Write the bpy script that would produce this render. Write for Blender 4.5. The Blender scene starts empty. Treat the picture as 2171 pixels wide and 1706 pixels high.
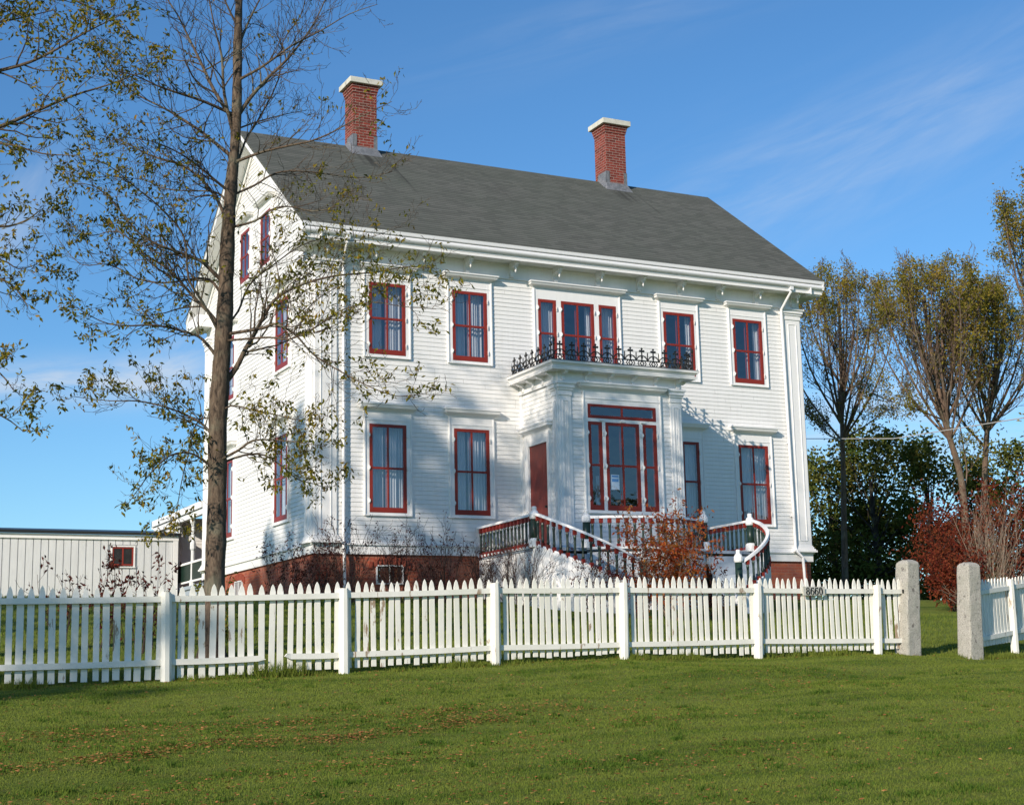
import bpy, math, random
import numpy as np
from mathutils import Vector, Matrix
R = math.radians
sc = bpy.context.scene
col = sc.collection
rnd = random.Random(7)

# ------------------------------------------------------------------ camera
CAM = Vector((-10.696, -31.355, 1.6))
YAW, PITCH, ROLL = 0.4617, 0.178, -0.021
cam = bpy.data.cameras.new('camera'); camo = bpy.data.objects.new('camera', cam); col.objects.link(camo)
cam.sensor_width = 36; cam.lens = 3188.3/2171*36; cam.clip_start = 0.1; cam.clip_end = 3000
f_ = Vector((math.sin(YAW)*math.cos(PITCH), math.cos(YAW)*math.cos(PITCH), math.sin(PITCH)))
r_ = Vector((math.cos(YAW), -math.sin(YAW), 0)); u_ = r_.cross(f_)
r2 = r_*math.cos(ROLL)+u_*math.sin(ROLL); u2 = -r_*math.sin(ROLL)+u_*math.cos(ROLL)
M = Matrix((r2, u2, -f_)).transposed().to_4x4(); M.translation = CAM
camo.matrix_world = M
sc.camera = camo

# ------------------------------------------------------------------ light and sky
SUN_EL, SUN_AZ = R(24), R(238)          # azimuth clockwise from +Y
S = Vector((math.sin(SUN_AZ)*math.cos(SUN_EL), math.cos(SUN_AZ)*math.cos(SUN_EL), math.sin(SUN_EL)))
sun = bpy.data.lights.new('sun', 'SUN'); suno = bpy.data.objects.new('sun', sun); col.objects.link(suno)
sun.energy = 4.8; sun.angle = R(0.55); sun.color = (1, .882, .75)
suno.rotation_euler = S.to_track_quat('Z', 'Y').to_euler()
w = bpy.data.worlds.new('World'); sc.world = w; w.use_nodes = True
nt = w.node_tree; nt.nodes.clear()
def N(nt, t, **k):
    n = nt.nodes.new(t)
    for a, b in k.items():
        if a.startswith('_'): setattr(n, a[1:], b)
        else:
            key = a.replace('__', ' ')
            n.inputs[key].default_value = b
    return n
lk = nt.links.new
sky = N(nt, 'ShaderNodeTexSky', _sky_type='NISHITA', _sun_disc=False, _sun_elevation=SUN_EL, _sun_rotation=SUN_AZ,
        _air_density=1.0, _dust_density=0.3, _ozone_density=2.5, _altitude=0)
tc = N(nt, 'ShaderNodeTexCoord')
def mul(a, b):
    m = N(nt, 'ShaderNodeMath', _operation='MULTIPLY'); lk(a, m.inputs[0])
    if isinstance(b, float): m.inputs[1].default_value = b
    else: lk(b, m.inputs[1])
    return m.outputs[0]
def add_(a, b):
    m = N(nt, 'ShaderNodeMath', _operation='ADD', _use_clamp=True); lk(a, m.inputs[0]); lk(b, m.inputs[1]); return m.outputs[0]
def camdir(px, py):
    return f_ + r2*((px-1085.5)/3188.3) - u2*((py-853)/3188.3)
def math_(op, a, b=None):
    m = N(nt, 'ShaderNodeMath', _operation=op)
    for k, v in ((0, a), (1, b)):
        if v is None: continue
        if isinstance(v, (int, float)): m.inputs[k].default_value = v
        else: lk(v, m.inputs[k])
    return m.outputs[0]
def dot_(v):
    d = N(nt, 'ShaderNodeVectorMath', _operation='DOT_PRODUCT'); lk(tc.outputs['Generated'], d.inputs[0]); d.inputs[1].default_value = v; return d.outputs['Value']
def bank(px, py, ang, L, Wd, amp, sa, sb, lo, hi, seed=0.0):
    """a streaky cirrus bank round one direction of the sky, drawn out along its own axis"""
    cdir = camdir(px, py).normalized(); right = cdir.cross(Vector((0, 0, 1))).normalized(); up = right.cross(cdir)
    e1 = right*math.cos(R(ang))+up*math.sin(R(ang)); e2 = -right*math.sin(R(ang))+up*math.cos(R(ang))
    w0 = math_('MAXIMUM', dot_(cdir), .05); u = math_('DIVIDE', dot_(e1), w0); v = math_('DIVIDE', dot_(e2), w0)
    cb = N(nt, 'ShaderNodeCombineXYZ'); lk(math_('MULTIPLY', u, sa), cb.inputs[0]); lk(math_('MULTIPLY', v, sb), cb.inputs[1]); cb.inputs[2].default_value = seed
    nz = N(nt, 'ShaderNodeTexNoise', Scale=1.0, Detail=6, Roughness=.6, Distortion=.5); lk(cb.outputs[0], nz.inputs['Vector'])
    mr = N(nt, 'ShaderNodeMapRange', _interpolation_type='SMOOTHSTEP'); mr.inputs[1].default_value = lo; mr.inputs[2].default_value = hi; lk(nz.outputs['Fac'], mr.inputs[0])
    q = math_('ADD', math_('POWER', math_('DIVIDE', u, L), 2), math_('POWER', math_('DIVIDE', v, Wd), 2))
    return mul(mul(mr.outputs[0], math_('EXPONENT', mul(q, -1.0))), amp)
cl = bank(1980, 260, 26, .17, .036, .25, 7, 38, .25, .85)
for args in ((1750, 330, 16, .15, .035, .22, 8, 55, .35, .8, 3.1), (170, 812, 3, .11, .013, .75, 14, 70, .15, .7, 1.3), (350, 770, 25, .03, .012, .5, 20, 60, .2, .7, 5.0), (20, 480, 62, .045, .018, .40, 18, 50, .2, .75, 2.2), (1860, 900, 2, .10, .045, .55, 10, 60, .2, .75, 7.7), (1250, 60, 12, .12, .02, .12, 8, 60, .3, .8, 9.0)):
    cl = add_(cl, bank(*args))
hsv = N(nt, 'ShaderNodeHueSaturation', Hue=.497, Saturation=1.12, Value=1.0); lk(sky.outputs[0], hsv.inputs['Color'])
tn = N(nt, 'ShaderNodeMix', _data_type='RGBA', _blend_type='MULTIPLY'); tn.inputs[0].default_value = 1; lk(hsv.outputs[0], tn.inputs[6]); tn.inputs[7].default_value = (.69, .935, 1.13, 1)
mx = N(nt, 'ShaderNodeMix', _data_type='RGBA'); lk(cl, mx.inputs[0]); lk(tn.outputs[2], mx.inputs[6]); mx.inputs[7].default_value = (5.2, 5.6, 6.1, 1)
bg = N(nt, 'ShaderNodeBackground', Strength=.120); lk(mx.outputs[2], bg.inputs['Color'])
wo = N(nt, 'ShaderNodeOutputWorld'); lk(bg.outputs[0], wo.inputs[0])
sc.view_settings.view_transform = 'Standard'; sc.view_settings.look = 'None'
sc.view_settings.exposure = 0.16; sc.view_settings.gamma = 1
sc.cycles.max_bounces = 8; sc.cycles.transparent_max_bounces = 24

# ------------------------------------------------------------------ materials
def new_mat(name):
    m = bpy.data.materials.new(name); m.use_nodes = True; n = m.node_tree; n.nodes.clear()
    o = n.nodes.new('ShaderNodeOutputMaterial'); return m, n, o
def coords(n, scale=(1, 1, 1), uv=False, rot=(0, 0, 0)):
    t = n.nodes.new('ShaderNodeTexCoord'); mp = n.nodes.new('ShaderNodeMapping'); mp.inputs['Scale'].default_value = scale
    mp.inputs['Rotation'].default_value = rot
    if uv: n.links.new(t.outputs['UV'], mp.inputs[0])
    else:
        g = n.nodes.new('ShaderNodeNewGeometry'); n.links.new(g.outputs['Position'], mp.inputs[0])
    return mp.outputs[0]
def ramp(n, fac, stops, interp='LINEAR'):
    r = n.nodes.new('ShaderNodeValToRGB'); r.color_ramp.interpolation = interp
    e = r.color_ramp.elements
    while len(e) < len(stops): e.new(.5)
    for i, (p, c) in enumerate(stops):
        e[i].position = p; e[i].color = (*c, 1) if len(c) == 3 else c
    n.links.new(fac, r.inputs[0]); return r.outputs[0]
def noise(n, vec, scale, detail=4, rough=.55, dist=0):
    x = n.nodes.new('ShaderNodeTexNoise'); x.inputs['Scale'].default_value = scale; x.inputs['Detail'].default_value = detail
    x.inputs['Roughness'].default_value = rough; x.inputs['Distortion'].default_value = dist
    n.links.new(vec, x.inputs['Vector']); return x.outputs['Fac']
def mixc(n, fac, a, b, mode='MIX'):
    m = n.nodes.new('ShaderNodeMix'); m.data_type = 'RGBA'; m.blend_type = mode
    for i, v in ((0, fac), (6, a), (7, b)):
        if isinstance(v, (int, float)): m.inputs[i].default_value = v
        elif isinstance(v, tuple): m.inputs[i].default_value = (*v, 1)
        else: n.links.new(v, m.inputs[i])
    return m.outputs[2]
def princ(n, o, color, rough=.6, spec=.4, bump=None, bstr=.3, bdist=.01, metal=0):
    p = n.nodes.new('ShaderNodeBsdfPrincipled')
    if isinstance(color, tuple): p.inputs['Base Color'].default_value = (*color, 1)
    else: n.links.new(color, p.inputs['Base Color'])
    if isinstance(rough, (int, float)): p.inputs['Roughness'].default_value = rough
    else: n.links.new(rough, p.inputs['Roughness'])
    p.inputs['Specular IOR Level'].default_value = spec; p.inputs['Metallic'].default_value = metal
    if bump is not None:
        b = n.nodes.new('ShaderNodeBump'); b.inputs['Strength'].default_value = bstr; b.inputs['Distance'].default_value = bdist
        n.links.new(bump, b.inputs['Height']); n.links.new(b.outputs[0], p.inputs['Normal'])
    n.links.new(p.outputs[0], o.inputs[0]); return p

def paint(name, c, c2=None, rough=.5, amount=.25, grain=True, bstr=.15):
    """painted wood: slight fading, faint vertical streaks of dirt"""
    m, n, o = new_mat(name)
    v = coords(n); a = noise(n, v, 1.3, 6, .65); vs = coords(n, (7, 7, .7)); b = noise(n, vs, 2.2, 5, .6)
    c2 = c2 or tuple(x*.86 for x in c)
    cc = mixc(n, ramp(n, a, [(.35, (0, 0, 0)), (.75, (amount,)*3)]), c, c2)
    cc = mixc(n, ramp(n, b, [(.45, (0, 0, 0)), (.9, (amount,)*3)]), cc, tuple(x*.7 for x in c))
    g = noise(n, coords(n, (30, 30, 6)), 3, 3)
    princ(n, o, cc, rough, .35, g if grain else None, bstr, .004); return m
WHITE = paint('white_paint', (.80, .795, .775), (.74, .735, .70), .45, .35)
TRIM = paint('white_trim_paint', (.83, .825, .81), (.76, .75, .72), .4, .25)
METALW = paint('white_gutter_metal', (.80, .80, .80), (.72, .72, .71), .3, .2, False)
RED = paint('barn_red_paint', (.25, .028, .016), (.18, .020, .012), .42, .5)
REDDOOR = paint('red_door_paint', (.27, .05, .035), (.22, .035, .028), .5, .6)
GREEN = paint('dark_green_paint', (.014, .034, .025), (.022, .045, .032), .35, .4)
BLUEGREY = paint('grey_blue_step_paint', (.30, .36, .42), (.25, .30, .35), .5, .4)
SHEDW = paint('shed_white_paint', (.66, .67, .67), (.55, .56, .56), .6, .5)
DARKM = paint('dark_metal_edge', (.02, .022, .022), None, .4, .3)

def m_fence():
    m, n, o = new_mat('weathered_white_fence_paint')
    v = coords(n, (1, 1, .22)); a = noise(n, v, 9, 8, .72, .4)
    v2 = coords(n, (1, 1, .35)); b = noise(n, v2, 2.1, 4, .6)
    comb = n.nodes.new('ShaderNodeMath'); comb.operation = 'ADD'; n.links.new(a, comb.inputs[0])
    sc_ = n.nodes.new('ShaderNodeMath'); sc_.operation = 'MULTIPLY'; sc_.inputs[1].default_value = .55; n.links.new(b, sc_.inputs[0]); n.links.new(sc_.outputs[0], comb.inputs[1])
    peel = ramp(n, comb.outputs[0], [(.91, (0, 0, 0)), (.94, (1, 1, 1))])
    dirt = ramp(n, noise(n, coords(n, (1, 1, .5)), 4, 6, .7), [(.35, (0, 0, 0)), (.8, (.55, .55, .55))])
    c = mixc(n, dirt, (.80, .785, .72), (.60, .585, .48))
    c = mixc(n, ramp(n, noise(n, coords(n), 1.1, 3), [(.5, (0, 0, 0)), (.75, (.25,)*3)]), c, (.50, .52, .38))
    c = mixc(n, peel, c, mixc(n, noise(n, coords(n), 30), (.24, .16, .10), (.42, .33, .24)))
    princ(n, o, c, .65, .3, comb.outputs[0], .35, .006); return m
FENCE = m_fence()

def m_brick(name, base=(.25, .045, .032), over=(.22, .05, .035), dark=.3, mortar=(.33, .27, .23), wear=0.0):
    m, n, o = new_mat(name)
    v = coords(n, (1, 1, 1), uv=True)
    b = n.nodes.new('ShaderNodeTexBrick'); n.links.new(v, b.inputs['Vector'])
    b.inputs['Scale'].default_value = 1; b.inputs['Brick Width'].default_value = .215; b.inputs['Row Height'].default_value = .075
    b.inputs['Mortar Size'].default_value = .0075; b.inputs['Mortar Smooth'].default_value = .2; b.inputs['Bias'].default_value = -.1
    b.inputs['Color1'].default_value = (*base, 1); b.inputs['Color2'].default_value = (.24*dark, .05*dark, .04*dark, 1)
    b.inputs['Mortar'].default_value = (*mortar, 1)
    nz = noise(n, v, 5, 5, .6)
    c = mixc(n, ramp(n, nz, [(.3, (0, 0, 0)), (.8, (.6,)*3)]), b.outputs['Color'], over)
    if wear: c = mixc(n, ramp(n, noise(n, v, 1.4, 6, .7), [(.45, (0, 0, 0)), (.75, (wear,)*3)]), c, (.42, .24, .17))
    inv = n.nodes.new('ShaderNodeMath'); inv.operation = 'SUBTRACT'; inv.inputs[0].default_value = 1; n.links.new(b.outputs['Fac'], inv.inputs[1])
    princ(n, o, c, .85, .2, inv.outputs[0], .6, .008); return m
BRICK = m_brick('chimney_brick', dark=.35)
FBRICK = m_brick('foundation_brick', base=(.38, .095, .05), over=(.34, .11, .06), dark=1.1, mortar=(.30, .16, .11), wear=.5)

def m_shingle():
    m, n, o = new_mat('grey_asphalt_shingles')
    v = coords(n, (1, 1, 1), uv=True)
    b = n.nodes.new('ShaderNodeTexBrick'); n.links.new(v, b.inputs['Vector']); b.offset = .5
    b.inputs['Scale'].default_value = 1; b.inputs['Brick Width'].default_value = .31; b.inputs['Row Height'].default_value = .142
    b.inputs['Mortar Size'].default_value = .0; b.inputs['Mortar Smooth'].default_value = 0; b.inputs['Bias'].default_value = 0
    b.inputs['Color1'].default_value = (.128, .130, .114, 1); b.inputs['Color2'].default_value = (.084, .087, .076, 1); b.inputs['Mortar'].default_value = (.045, .047, .042, 1)
    nz = noise(n, coords(n), .5, 6, .6); sp = noise(n, v, 90, 2)
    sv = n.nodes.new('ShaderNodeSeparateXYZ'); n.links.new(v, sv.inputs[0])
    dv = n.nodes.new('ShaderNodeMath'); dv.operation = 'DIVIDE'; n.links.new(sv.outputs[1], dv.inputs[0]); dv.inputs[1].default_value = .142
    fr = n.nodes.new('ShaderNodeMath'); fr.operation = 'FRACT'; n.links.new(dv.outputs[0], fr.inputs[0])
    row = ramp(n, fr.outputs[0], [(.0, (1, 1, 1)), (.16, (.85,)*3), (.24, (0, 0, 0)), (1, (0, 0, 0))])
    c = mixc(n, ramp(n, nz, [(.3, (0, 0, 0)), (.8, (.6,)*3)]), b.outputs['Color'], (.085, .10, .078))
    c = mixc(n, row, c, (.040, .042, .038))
    c = mixc(n, ramp(n, sp, [(.55, (0, 0, 0)), (.7, (.35,)*3)]), c, (.22, .22, .20))
    # soot and rust runs below the chimneys
    g = n.nodes.new('ShaderNodeNewGeometry'); sx = n.nodes.new('ShaderNodeSeparateXYZ'); n.links.new(g.outputs['Position'], sx.inputs[0])
    def band(inp, c0, wd):
        a = n.nodes.new('ShaderNodeMath'); a.operation = 'SUBTRACT'; n.links.new(inp, a.inputs[0]); a.inputs[1].default_value = c0
        q = n.nodes.new('ShaderNodeMath'); q.operation = 'ABSOLUTE'; n.links.new(a.outputs[0], q.inputs[0])
        mr = n.nodes.new('ShaderNodeMapRange'); mr.interpolation_type = 'SMOOTHSTEP'; mr.inputs[1].default_value = wd; mr.inputs[2].default_value = wd*.2
        n.links.new(q.outputs[0], mr.inputs[0]); return mr.outputs[0]
    def mm(a, b2):
        q = n.nodes.new('ShaderNodeMath'); q.operation = 'MULTIPLY'; n.links.new(a, q.inputs[0])
        if isinstance(b2, float): q.inputs[1].default_value = b2
        else: n.links.new(b2, q.inputs[1])
        return q.outputs[0]
    st = noise(n, coords(n, (9, .35, .35)), 1, 3)
    for x0, wd, y0, yw, k in ((2.86, .5, 3.85, .9, .7), (3.32, .10, 2.9, 1.5, .75), (10.5, .45, 3.8, .7, .55), (11.0, .08, 3.3, 1.0, .5), (6.2, .3, 3.0, 1.6, .2)):
        c = mixc(n, mm(mm(mm(band(sx.outputs[0], x0, wd), band(sx.outputs[1], y0, yw)), ramp(n, st, [(.35, (0, 0, 0)), (.6, (1, 1, 1))])), k), c, (.022, .022, .02))
    princ(n, o, c, .95, .15, row, -.5, .01); return m
SHINGLE = m_shingle()

def simple(name, c, c2, scale=6, rough=.7, bstr=.3, spec=.3, stops=(.35, .7), metal=0, bdist=.01):
    m, n, o = new_mat(name); nz = noise(n, coords(n), scale, 6, .65)
    princ(n, o, ramp(n, nz, [(stops[0], c), (stops[1], c2)]), rough, spec, nz, bstr, bdist, metal); return m
LEAD = simple('lead_flashing', (.11, .12, .13), (.22, .225, .24), 9, .45, .3)
CAPST = simple('chimney_cap_stone', (.50, .49, .42), (.66, .65, .57), 7, .9)
IRON = simple('black_cast_iron', (.010, .011, .011), (.022, .023, .022), 20, .45, .2)
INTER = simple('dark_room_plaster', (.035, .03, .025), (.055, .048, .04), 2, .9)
PORCHROOF = simple('porch_roof_metal', (.20, .21, .21), (.28, .28, .28), 3, .6)
def m_granite():
    m, n, o = new_mat('speckled_granite')
    v = coords(n); a = noise(n, v, 70, 3, .7); b = noise(n, v, 5, 6, .65)
    c = ramp(n, a, [(.36, (.16, .15, .13)), (.45, (.36, .34, .30)), (.62, (.47, .45, .39))])
    c = mixc(n, ramp(n, b, [(.45, (0, 0, 0)), (.7, (.65,)*3)]), c, (.30, .30, .25))
    c = mixc(n, ramp(n, noise(n, v, 9, 5), [(.62, (0, 0, 0)), (.7, (.8,)*3)]), c, (.11, .10, .09))
    princ(n, o, c, .9, .2, b, .6, .03); return m
GRANITE = m_granite()

def m_glass(name, refl=.16, tint=(.9, .94, 1)):
    m, n, o = new_mat(name)
    nz = noise(n, coords(n), 2.6, 2)
    b = n.nodes.new('ShaderNodeBump'); b.inputs['Strength'].default_value = .22; b.inputs['Distance'].default_value = .02; n.links.new(nz, b.inputs['Height'])
    g = n.nodes.new('ShaderNodeNewGeometry'); dp = n.nodes.new('ShaderNodeVectorMath'); dp.operation = 'DOT_PRODUCT'; n.links.new(g.outputs['Incoming'], dp.inputs[0]); n.links.new(g.outputs['Normal'], dp.inputs[1])
    ab = n.nodes.new('ShaderNodeMath'); ab.operation = 'ABSOLUTE'; n.links.new(dp.outputs['Value'], ab.inputs[0])
    om = n.nodes.new('ShaderNodeMath'); om.operation = 'SUBTRACT'; om.inputs[0].default_value = 1; n.links.new(ab.outputs[0], om.inputs[1])
    pw = n.nodes.new('ShaderNodeMath'); pw.operation = 'POWER'; n.links.new(om.outputs[0], pw.inputs[0]); pw.inputs[1].default_value = 4
    ad = n.nodes.new('ShaderNodeMath'); ad.operation = 'MULTIPLY_ADD'; ad.use_clamp = True; n.links.new(pw.outputs[0], ad.inputs[0]); ad.inputs[1].default_value = 1-refl; ad.inputs[2].default_value = refl
    gl = n.nodes.new('ShaderNodeBsdfGlossy'); gl.inputs['Roughness'].default_value = .01; gl.inputs['Color'].default_value = (.95, .97, 1, 1); n.links.new(b.outputs[0], gl.inputs['Normal'])
    tr = n.nodes.new('ShaderNodeBsdfTransparent'); tr.inputs['Color'].default_value = (*tint, 1)
    ms = n.nodes.new('ShaderNodeMixShader'); n.links.new(ad.outputs[0], ms.inputs[0]); n.links.new(tr.outputs[0], ms.inputs[1]); n.links.new(gl.outputs[0], ms.inputs[2])
    n.links.new(ms.outputs[0], o.inputs[0]); return m
GLASS = m_glass('window_glass')
def m_curtain():
    m, n, o = new_mat('sheer_curtain_cloth')
    v = coords(n, (14, 14, .6)); a = noise(n, v, 2, 4)
    c = ramp(n, a, [(.3, (.55, .55, .54)), (.7, (.78, .78, .76))])
    d = n.nodes.new('ShaderNodeBsdfDiffuse'); n.links.new(c, d.inputs[0]); t = n.nodes.new('ShaderNodeBsdfTranslucent'); n.links.new(c, t.inputs[0])
    ms = n.nodes.new('ShaderNodeMixShader'); ms.inputs[0].default_value = .25; n.links.new(d.outputs[0], ms.inputs[1]); n.links.new(t.outputs[0], ms.inputs[2])
    n.links.new(ms.outputs[0], o.inputs[0]); return m
CURT = m_curtain()

def m_leaf(name, stops, scale=3.2, trans=.35):
    m, n, o = new_mat(name)
    v = coords(n); a = noise(n, v, scale, 2, .5); b = noise(n, v, 37, 1, .5)
    s = n.nodes.new('ShaderNodeMath'); s.operation = 'MULTIPLY_ADD'; s.inputs[1].default_value = .55
    n.links.new(b, s.inputs[0]); q = n.nodes.new('ShaderNodeMath'); q.operation = 'MULTIPLY'; q.inputs[1].default_value = .5; n.links.new(a, q.inputs[0]); n.links.new(q.outputs[0], s.inputs[2])
    c = ramp(n, s.outputs[0], stops)
    d = n.nodes.new('ShaderNodeBsdfDiffuse'); n.links.new(c, d.inputs[0]); t = n.nodes.new('ShaderNodeBsdfTranslucent'); n.links.new(c, t.inputs[0])
    ms = n.nodes.new('ShaderNodeMixShader'); ms.inputs[0].default_value = trans; n.links.new(d.outputs[0], ms.inputs[1]); n.links.new(t.outputs[0], ms.inputs[2])
    n.links.new(ms.outputs[0], o.inputs[0]); return m
LEAFY = m_leaf('yellow_green_leaf', [(.36, (.05, .065, .011)), (.48, (.12, .13, .022)), (.58, (.27, .22, .03)), (.70, (.32, .16, .035))])
LEAFG = m_leaf('olive_leaf', [(.36, (.03, .05, .010)), (.5, (.075, .09, .015)), (.66, (.19, .15, .02))])
LEAFO = m_leaf('autumn_olive_gold_leaf', [(.36, (.11, .12, .022)), (.5, (.22, .20, .035)), (.66, (.36, .24, .045))], 1.5)
LEAFD = m_leaf('dark_green_leaf', [(.36, (.035, .060, .014)), (.5, (.075, .105, .024)), (.66, (.19, .15, .035))], 1.2, .15)
LEAFR = m_leaf('crimson_leaf', [(.36, (.07, .014, .012)), (.5, (.16, .030, .020)), (.66, (.24, .08, .03))], 3)
LEAFOR = m_leaf('orange_red_leaf', [(.34, (.14, .022, .015)), (.48, (.30, .05, .022)), (.60, (.42, .15, .035)), (.70, (.30, .22, .05))], 4)
LEAFM = m_leaf('dark_maroon_leaf', [(.36, (.035, .012, .012)), (.55, (.09, .022, .018)), (.7, (.14, .05, .03))], 5, .2)
FALLEN = m_leaf('fallen_brown_leaf', [(.36, (.20, .07, .03)), (.5, (.38, .15, .06)), (.62, (.48, .23, .09)), (.72, (.5, .36, .10))], 6, .1)
def m_bark(name, a, b, sc_=9):
    m, n, o = new_mat(name)
    v = coords(n, (1, 1, .3)); f = noise(n, v, sc_, 8, .7, .6); g = noise(n, coords(n), 3, 4)
    c = ramp(n, f, [(.35, a), (.65, b)]); c = mixc(n, ramp(n, g, [(.5, (0, 0, 0)), (.72, (.5,)*3)]), c, (.20, .21, .15))
    princ(n, o, c, .9, .2, f, .9, .02); return m
BARK = m_bark('grey_brown_bark', (.030, .022, .017), (.17, .125, .088), 22)
BARKP = m_bark('pinkish_brown_bark', (.075, .052, .040), (.21, .145, .105))
BARKD = m_bark('dark_bark', (.02, .016, .013), (.06, .05, .04))
TWIG = simple('brown_twig', (.05, .032, .026), (.10, .065, .05), 8, .85)
TWIGT = simple('pale_tan_twig', (.23, .17, .12), (.36, .28, .21), 8, .85)

def lawn_color(n):
    v = coords(n)
    a = noise(n, v, .55, 5, .6); b = noise(n, v, 6, 5, .6); st = noise(n, coords(n, (.25, 2.6, 1), rot=(0, 0, -.43)), 1.0, 3, .5)
    c = ramp(n, a, [(.30, (.072, .124, .016)), (.5, (.125, .184, .025)), (.70, (.190, .230, .042))])
    c = mixc(n, ramp(n, st, [(.40, (0, 0, 0)), (.56, (.85,)*3)]), c, (.195, .238, .043))
    c = mixc(n, ramp(n, b, [(.52, (0, 0, 0)), (.72, (.55,)*3)]), c, (.18, .155, .05))
    return c, b
def m_ground():
    m, n, o = new_mat('lawn_soil_and_turf'); c, b = lawn_color(n)
    f = noise(n, coords(n), 60, 4, .8)
    c = mixc(n, ramp(n, f, [(.3, (0, 0, 0)), (.7, (.6,)*3)]), mixc(n, .25, c, (.02, .03, .008)), c)
    princ(n, o, c, 1.0, .1, f, .8, .03); return m
def m_grass():
    m, n, o = new_mat('grass_blades'); c, b = lawn_color(n)
    h = noise(n, coords(n), 45, 1)
    c = mixc(n, ramp(n, h, [(.35, (0, 0, 0)), (.7, (.6,)*3)]), c, (.21, .24, .05))
    d = n.nodes.new('ShaderNodeBsdfDiffuse'); n.links.new(c, d.inputs[0]); t = n.nodes.new('ShaderNodeBsdfTranslucent'); n.links.new(c, t.inputs[0])
    ms = n.nodes.new('ShaderNodeMixShader'); ms.inputs[0].default_value = .4; n.links.new(d.outputs[0], ms.inputs[1]); n.links.new(t.outputs[0], ms.inputs[2])
    n.links.new(ms.outputs[0], o.inputs[0]); return m

# ------------------------------------------------------------------ mesh builder
class MB:
    def __init__(s, T=None): s.v = []; s.f = []; s.T = T
    def p(s, x, y, z):
        s.v.append(s.T(x, y, z) if s.T else (x, y, z)); return len(s.v)-1
    def face(s, *pts): s.f.append([s.p(*q) for q in pts])
    def box(s, x0, x1, y0, y1, z0, z1):
        i = [s.p(x, y, z) for z in (z0, z1) for x, y in ((x0, y0), (x1, y0), (x1, y1), (x0, y1))]
        for a in ((0, 3, 2, 1), (4, 5, 6, 7), (0, 1, 5, 4), (1, 2, 6, 5), (2, 3, 7, 6), (3, 0, 4, 7)): s.f.append([i[k] for k in a])
    def hexa(s, lo, hi):
        i = [s.p(*q) for q in lo] + [s.p(*q) for q in hi]; n = len(lo)
        s.f.append(i[:n][::-1]); s.f.append(i[n:])
        for k in range(n): s.f.append([i[k], i[(k+1) % n], i[n+(k+1) % n], i[n+k]])
    def prof(s, pts, x0, x1, x0b=None, x1b=None):
        """profile (n, z) swept along u from x0 to x1; optional mitre: offset per n"""
        e0 = [(x0-(n if x0b else 0), n, z) for n, z in pts]; e1 = [(x1+(n if x1b else 0), n, z) for n, z in pts]
        s.hexa(e0, e1)
    def tube(s, pts, rad, k=8, cap=True):
        pts = [Vector(p) for p in pts]; rings = []
        if isinstance(rad, (int, float)): rad = [rad]*len(pts)
        ref = None
        for i, p in enumerate(pts):
            d = (pts[min(i+1, len(pts)-1)]-pts[max(i-1, 0)])
            if d.length < 1e-9: d = Vector((0, 0, 1))
            d.normalize()
            if ref is None: ref = Vector((1, 0, 0)) if abs(d.x) < .8 else Vector((0, 1, 0))
            a = (ref - d*ref.dot(d)).normalized(); b = d.cross(a); ref = a
            ring = []
            for j in range(k):
                t = 2*math.pi*j/k; q = p+(a*math.cos(t)+b*math.sin(t))*rad[i]; ring.append(s.p(*q))
            rings.append(ring)
        for i in range(len(rings)-1):
            for j in range(k): s.f.append([rings[i][j], rings[i][(j+1) % k], rings[i+1][(j+1) % k], rings[i+1][j]])
        if cap: s.f.append(rings[0][::-1]); s.f.append(rings[-1])
    def lathe(s, cx, cy, prof, k=10):
        rings = [[s.p(cx+r*math.cos(2*math.pi*j/k), cy+r*math.sin(2*math.pi*j/k), z) for j in range(k)] for r, z in prof]
        for i in range(len(rings)-1):
            for j in range(k): s.f.append([rings[i][j], rings[i][(j+1) % k], rings[i+1][(j+1) % k], rings[i+1][j]])
        s.f.append(rings[0][::-1]); s.f.append(rings[-1])
    def build(s, name, mat, parent=None, uv=False, smooth=False, bevel=0):
        me = bpy.data.meshes.new(name); me.from_pydata(s.v, [], s.f); me.materials.append(mat)
        if uv:
            ul = me.uv_layers.new(name='UVMap'); up = Vector((0, 0, 1))
            for p in me.polygons:
                nn = p.normal
                if abs(nn.z) < .995: t = up.cross(nn).normalized(); b = nn.cross(t)
                else: t = Vector((1, 0, 0)); b = Vector((0, 1, 0))
                for li in p.loop_indices:
                    co = me.vertices[me.loops[li].vertex_index].co; ul.data[li].uv = (co.dot(t), co.dot(b))
        if smooth: me.polygons.foreach_set('use_smooth', [True]*len(me.polygons))
        o = bpy.data.objects.new(name, me); col.objects.link(o)
        if parent: o.parent = parent; o.matrix_parent_inverse = parent.matrix_world.inverted()
        if bevel:
            bm = o.modifiers.new('bevel', 'BEVEL'); bm.width = bevel; bm.segments = 2; bm.limit_method = 'ANGLE'
        return o
def empty(name, loc=(0, 0, 0)):
    o = bpy.data.objects.new(name, None); col.objects.link(o); o.location = loc; o.empty_display_size = .2
    o.matrix_world = Matrix.Translation(loc); return o
def tag(o, label=None, cat=None, group=None, kind=None):
    for k, v in (('label', label), ('category', cat), ('group', group), ('kind', kind)):
        if v: o[k] = v
    return o

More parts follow.
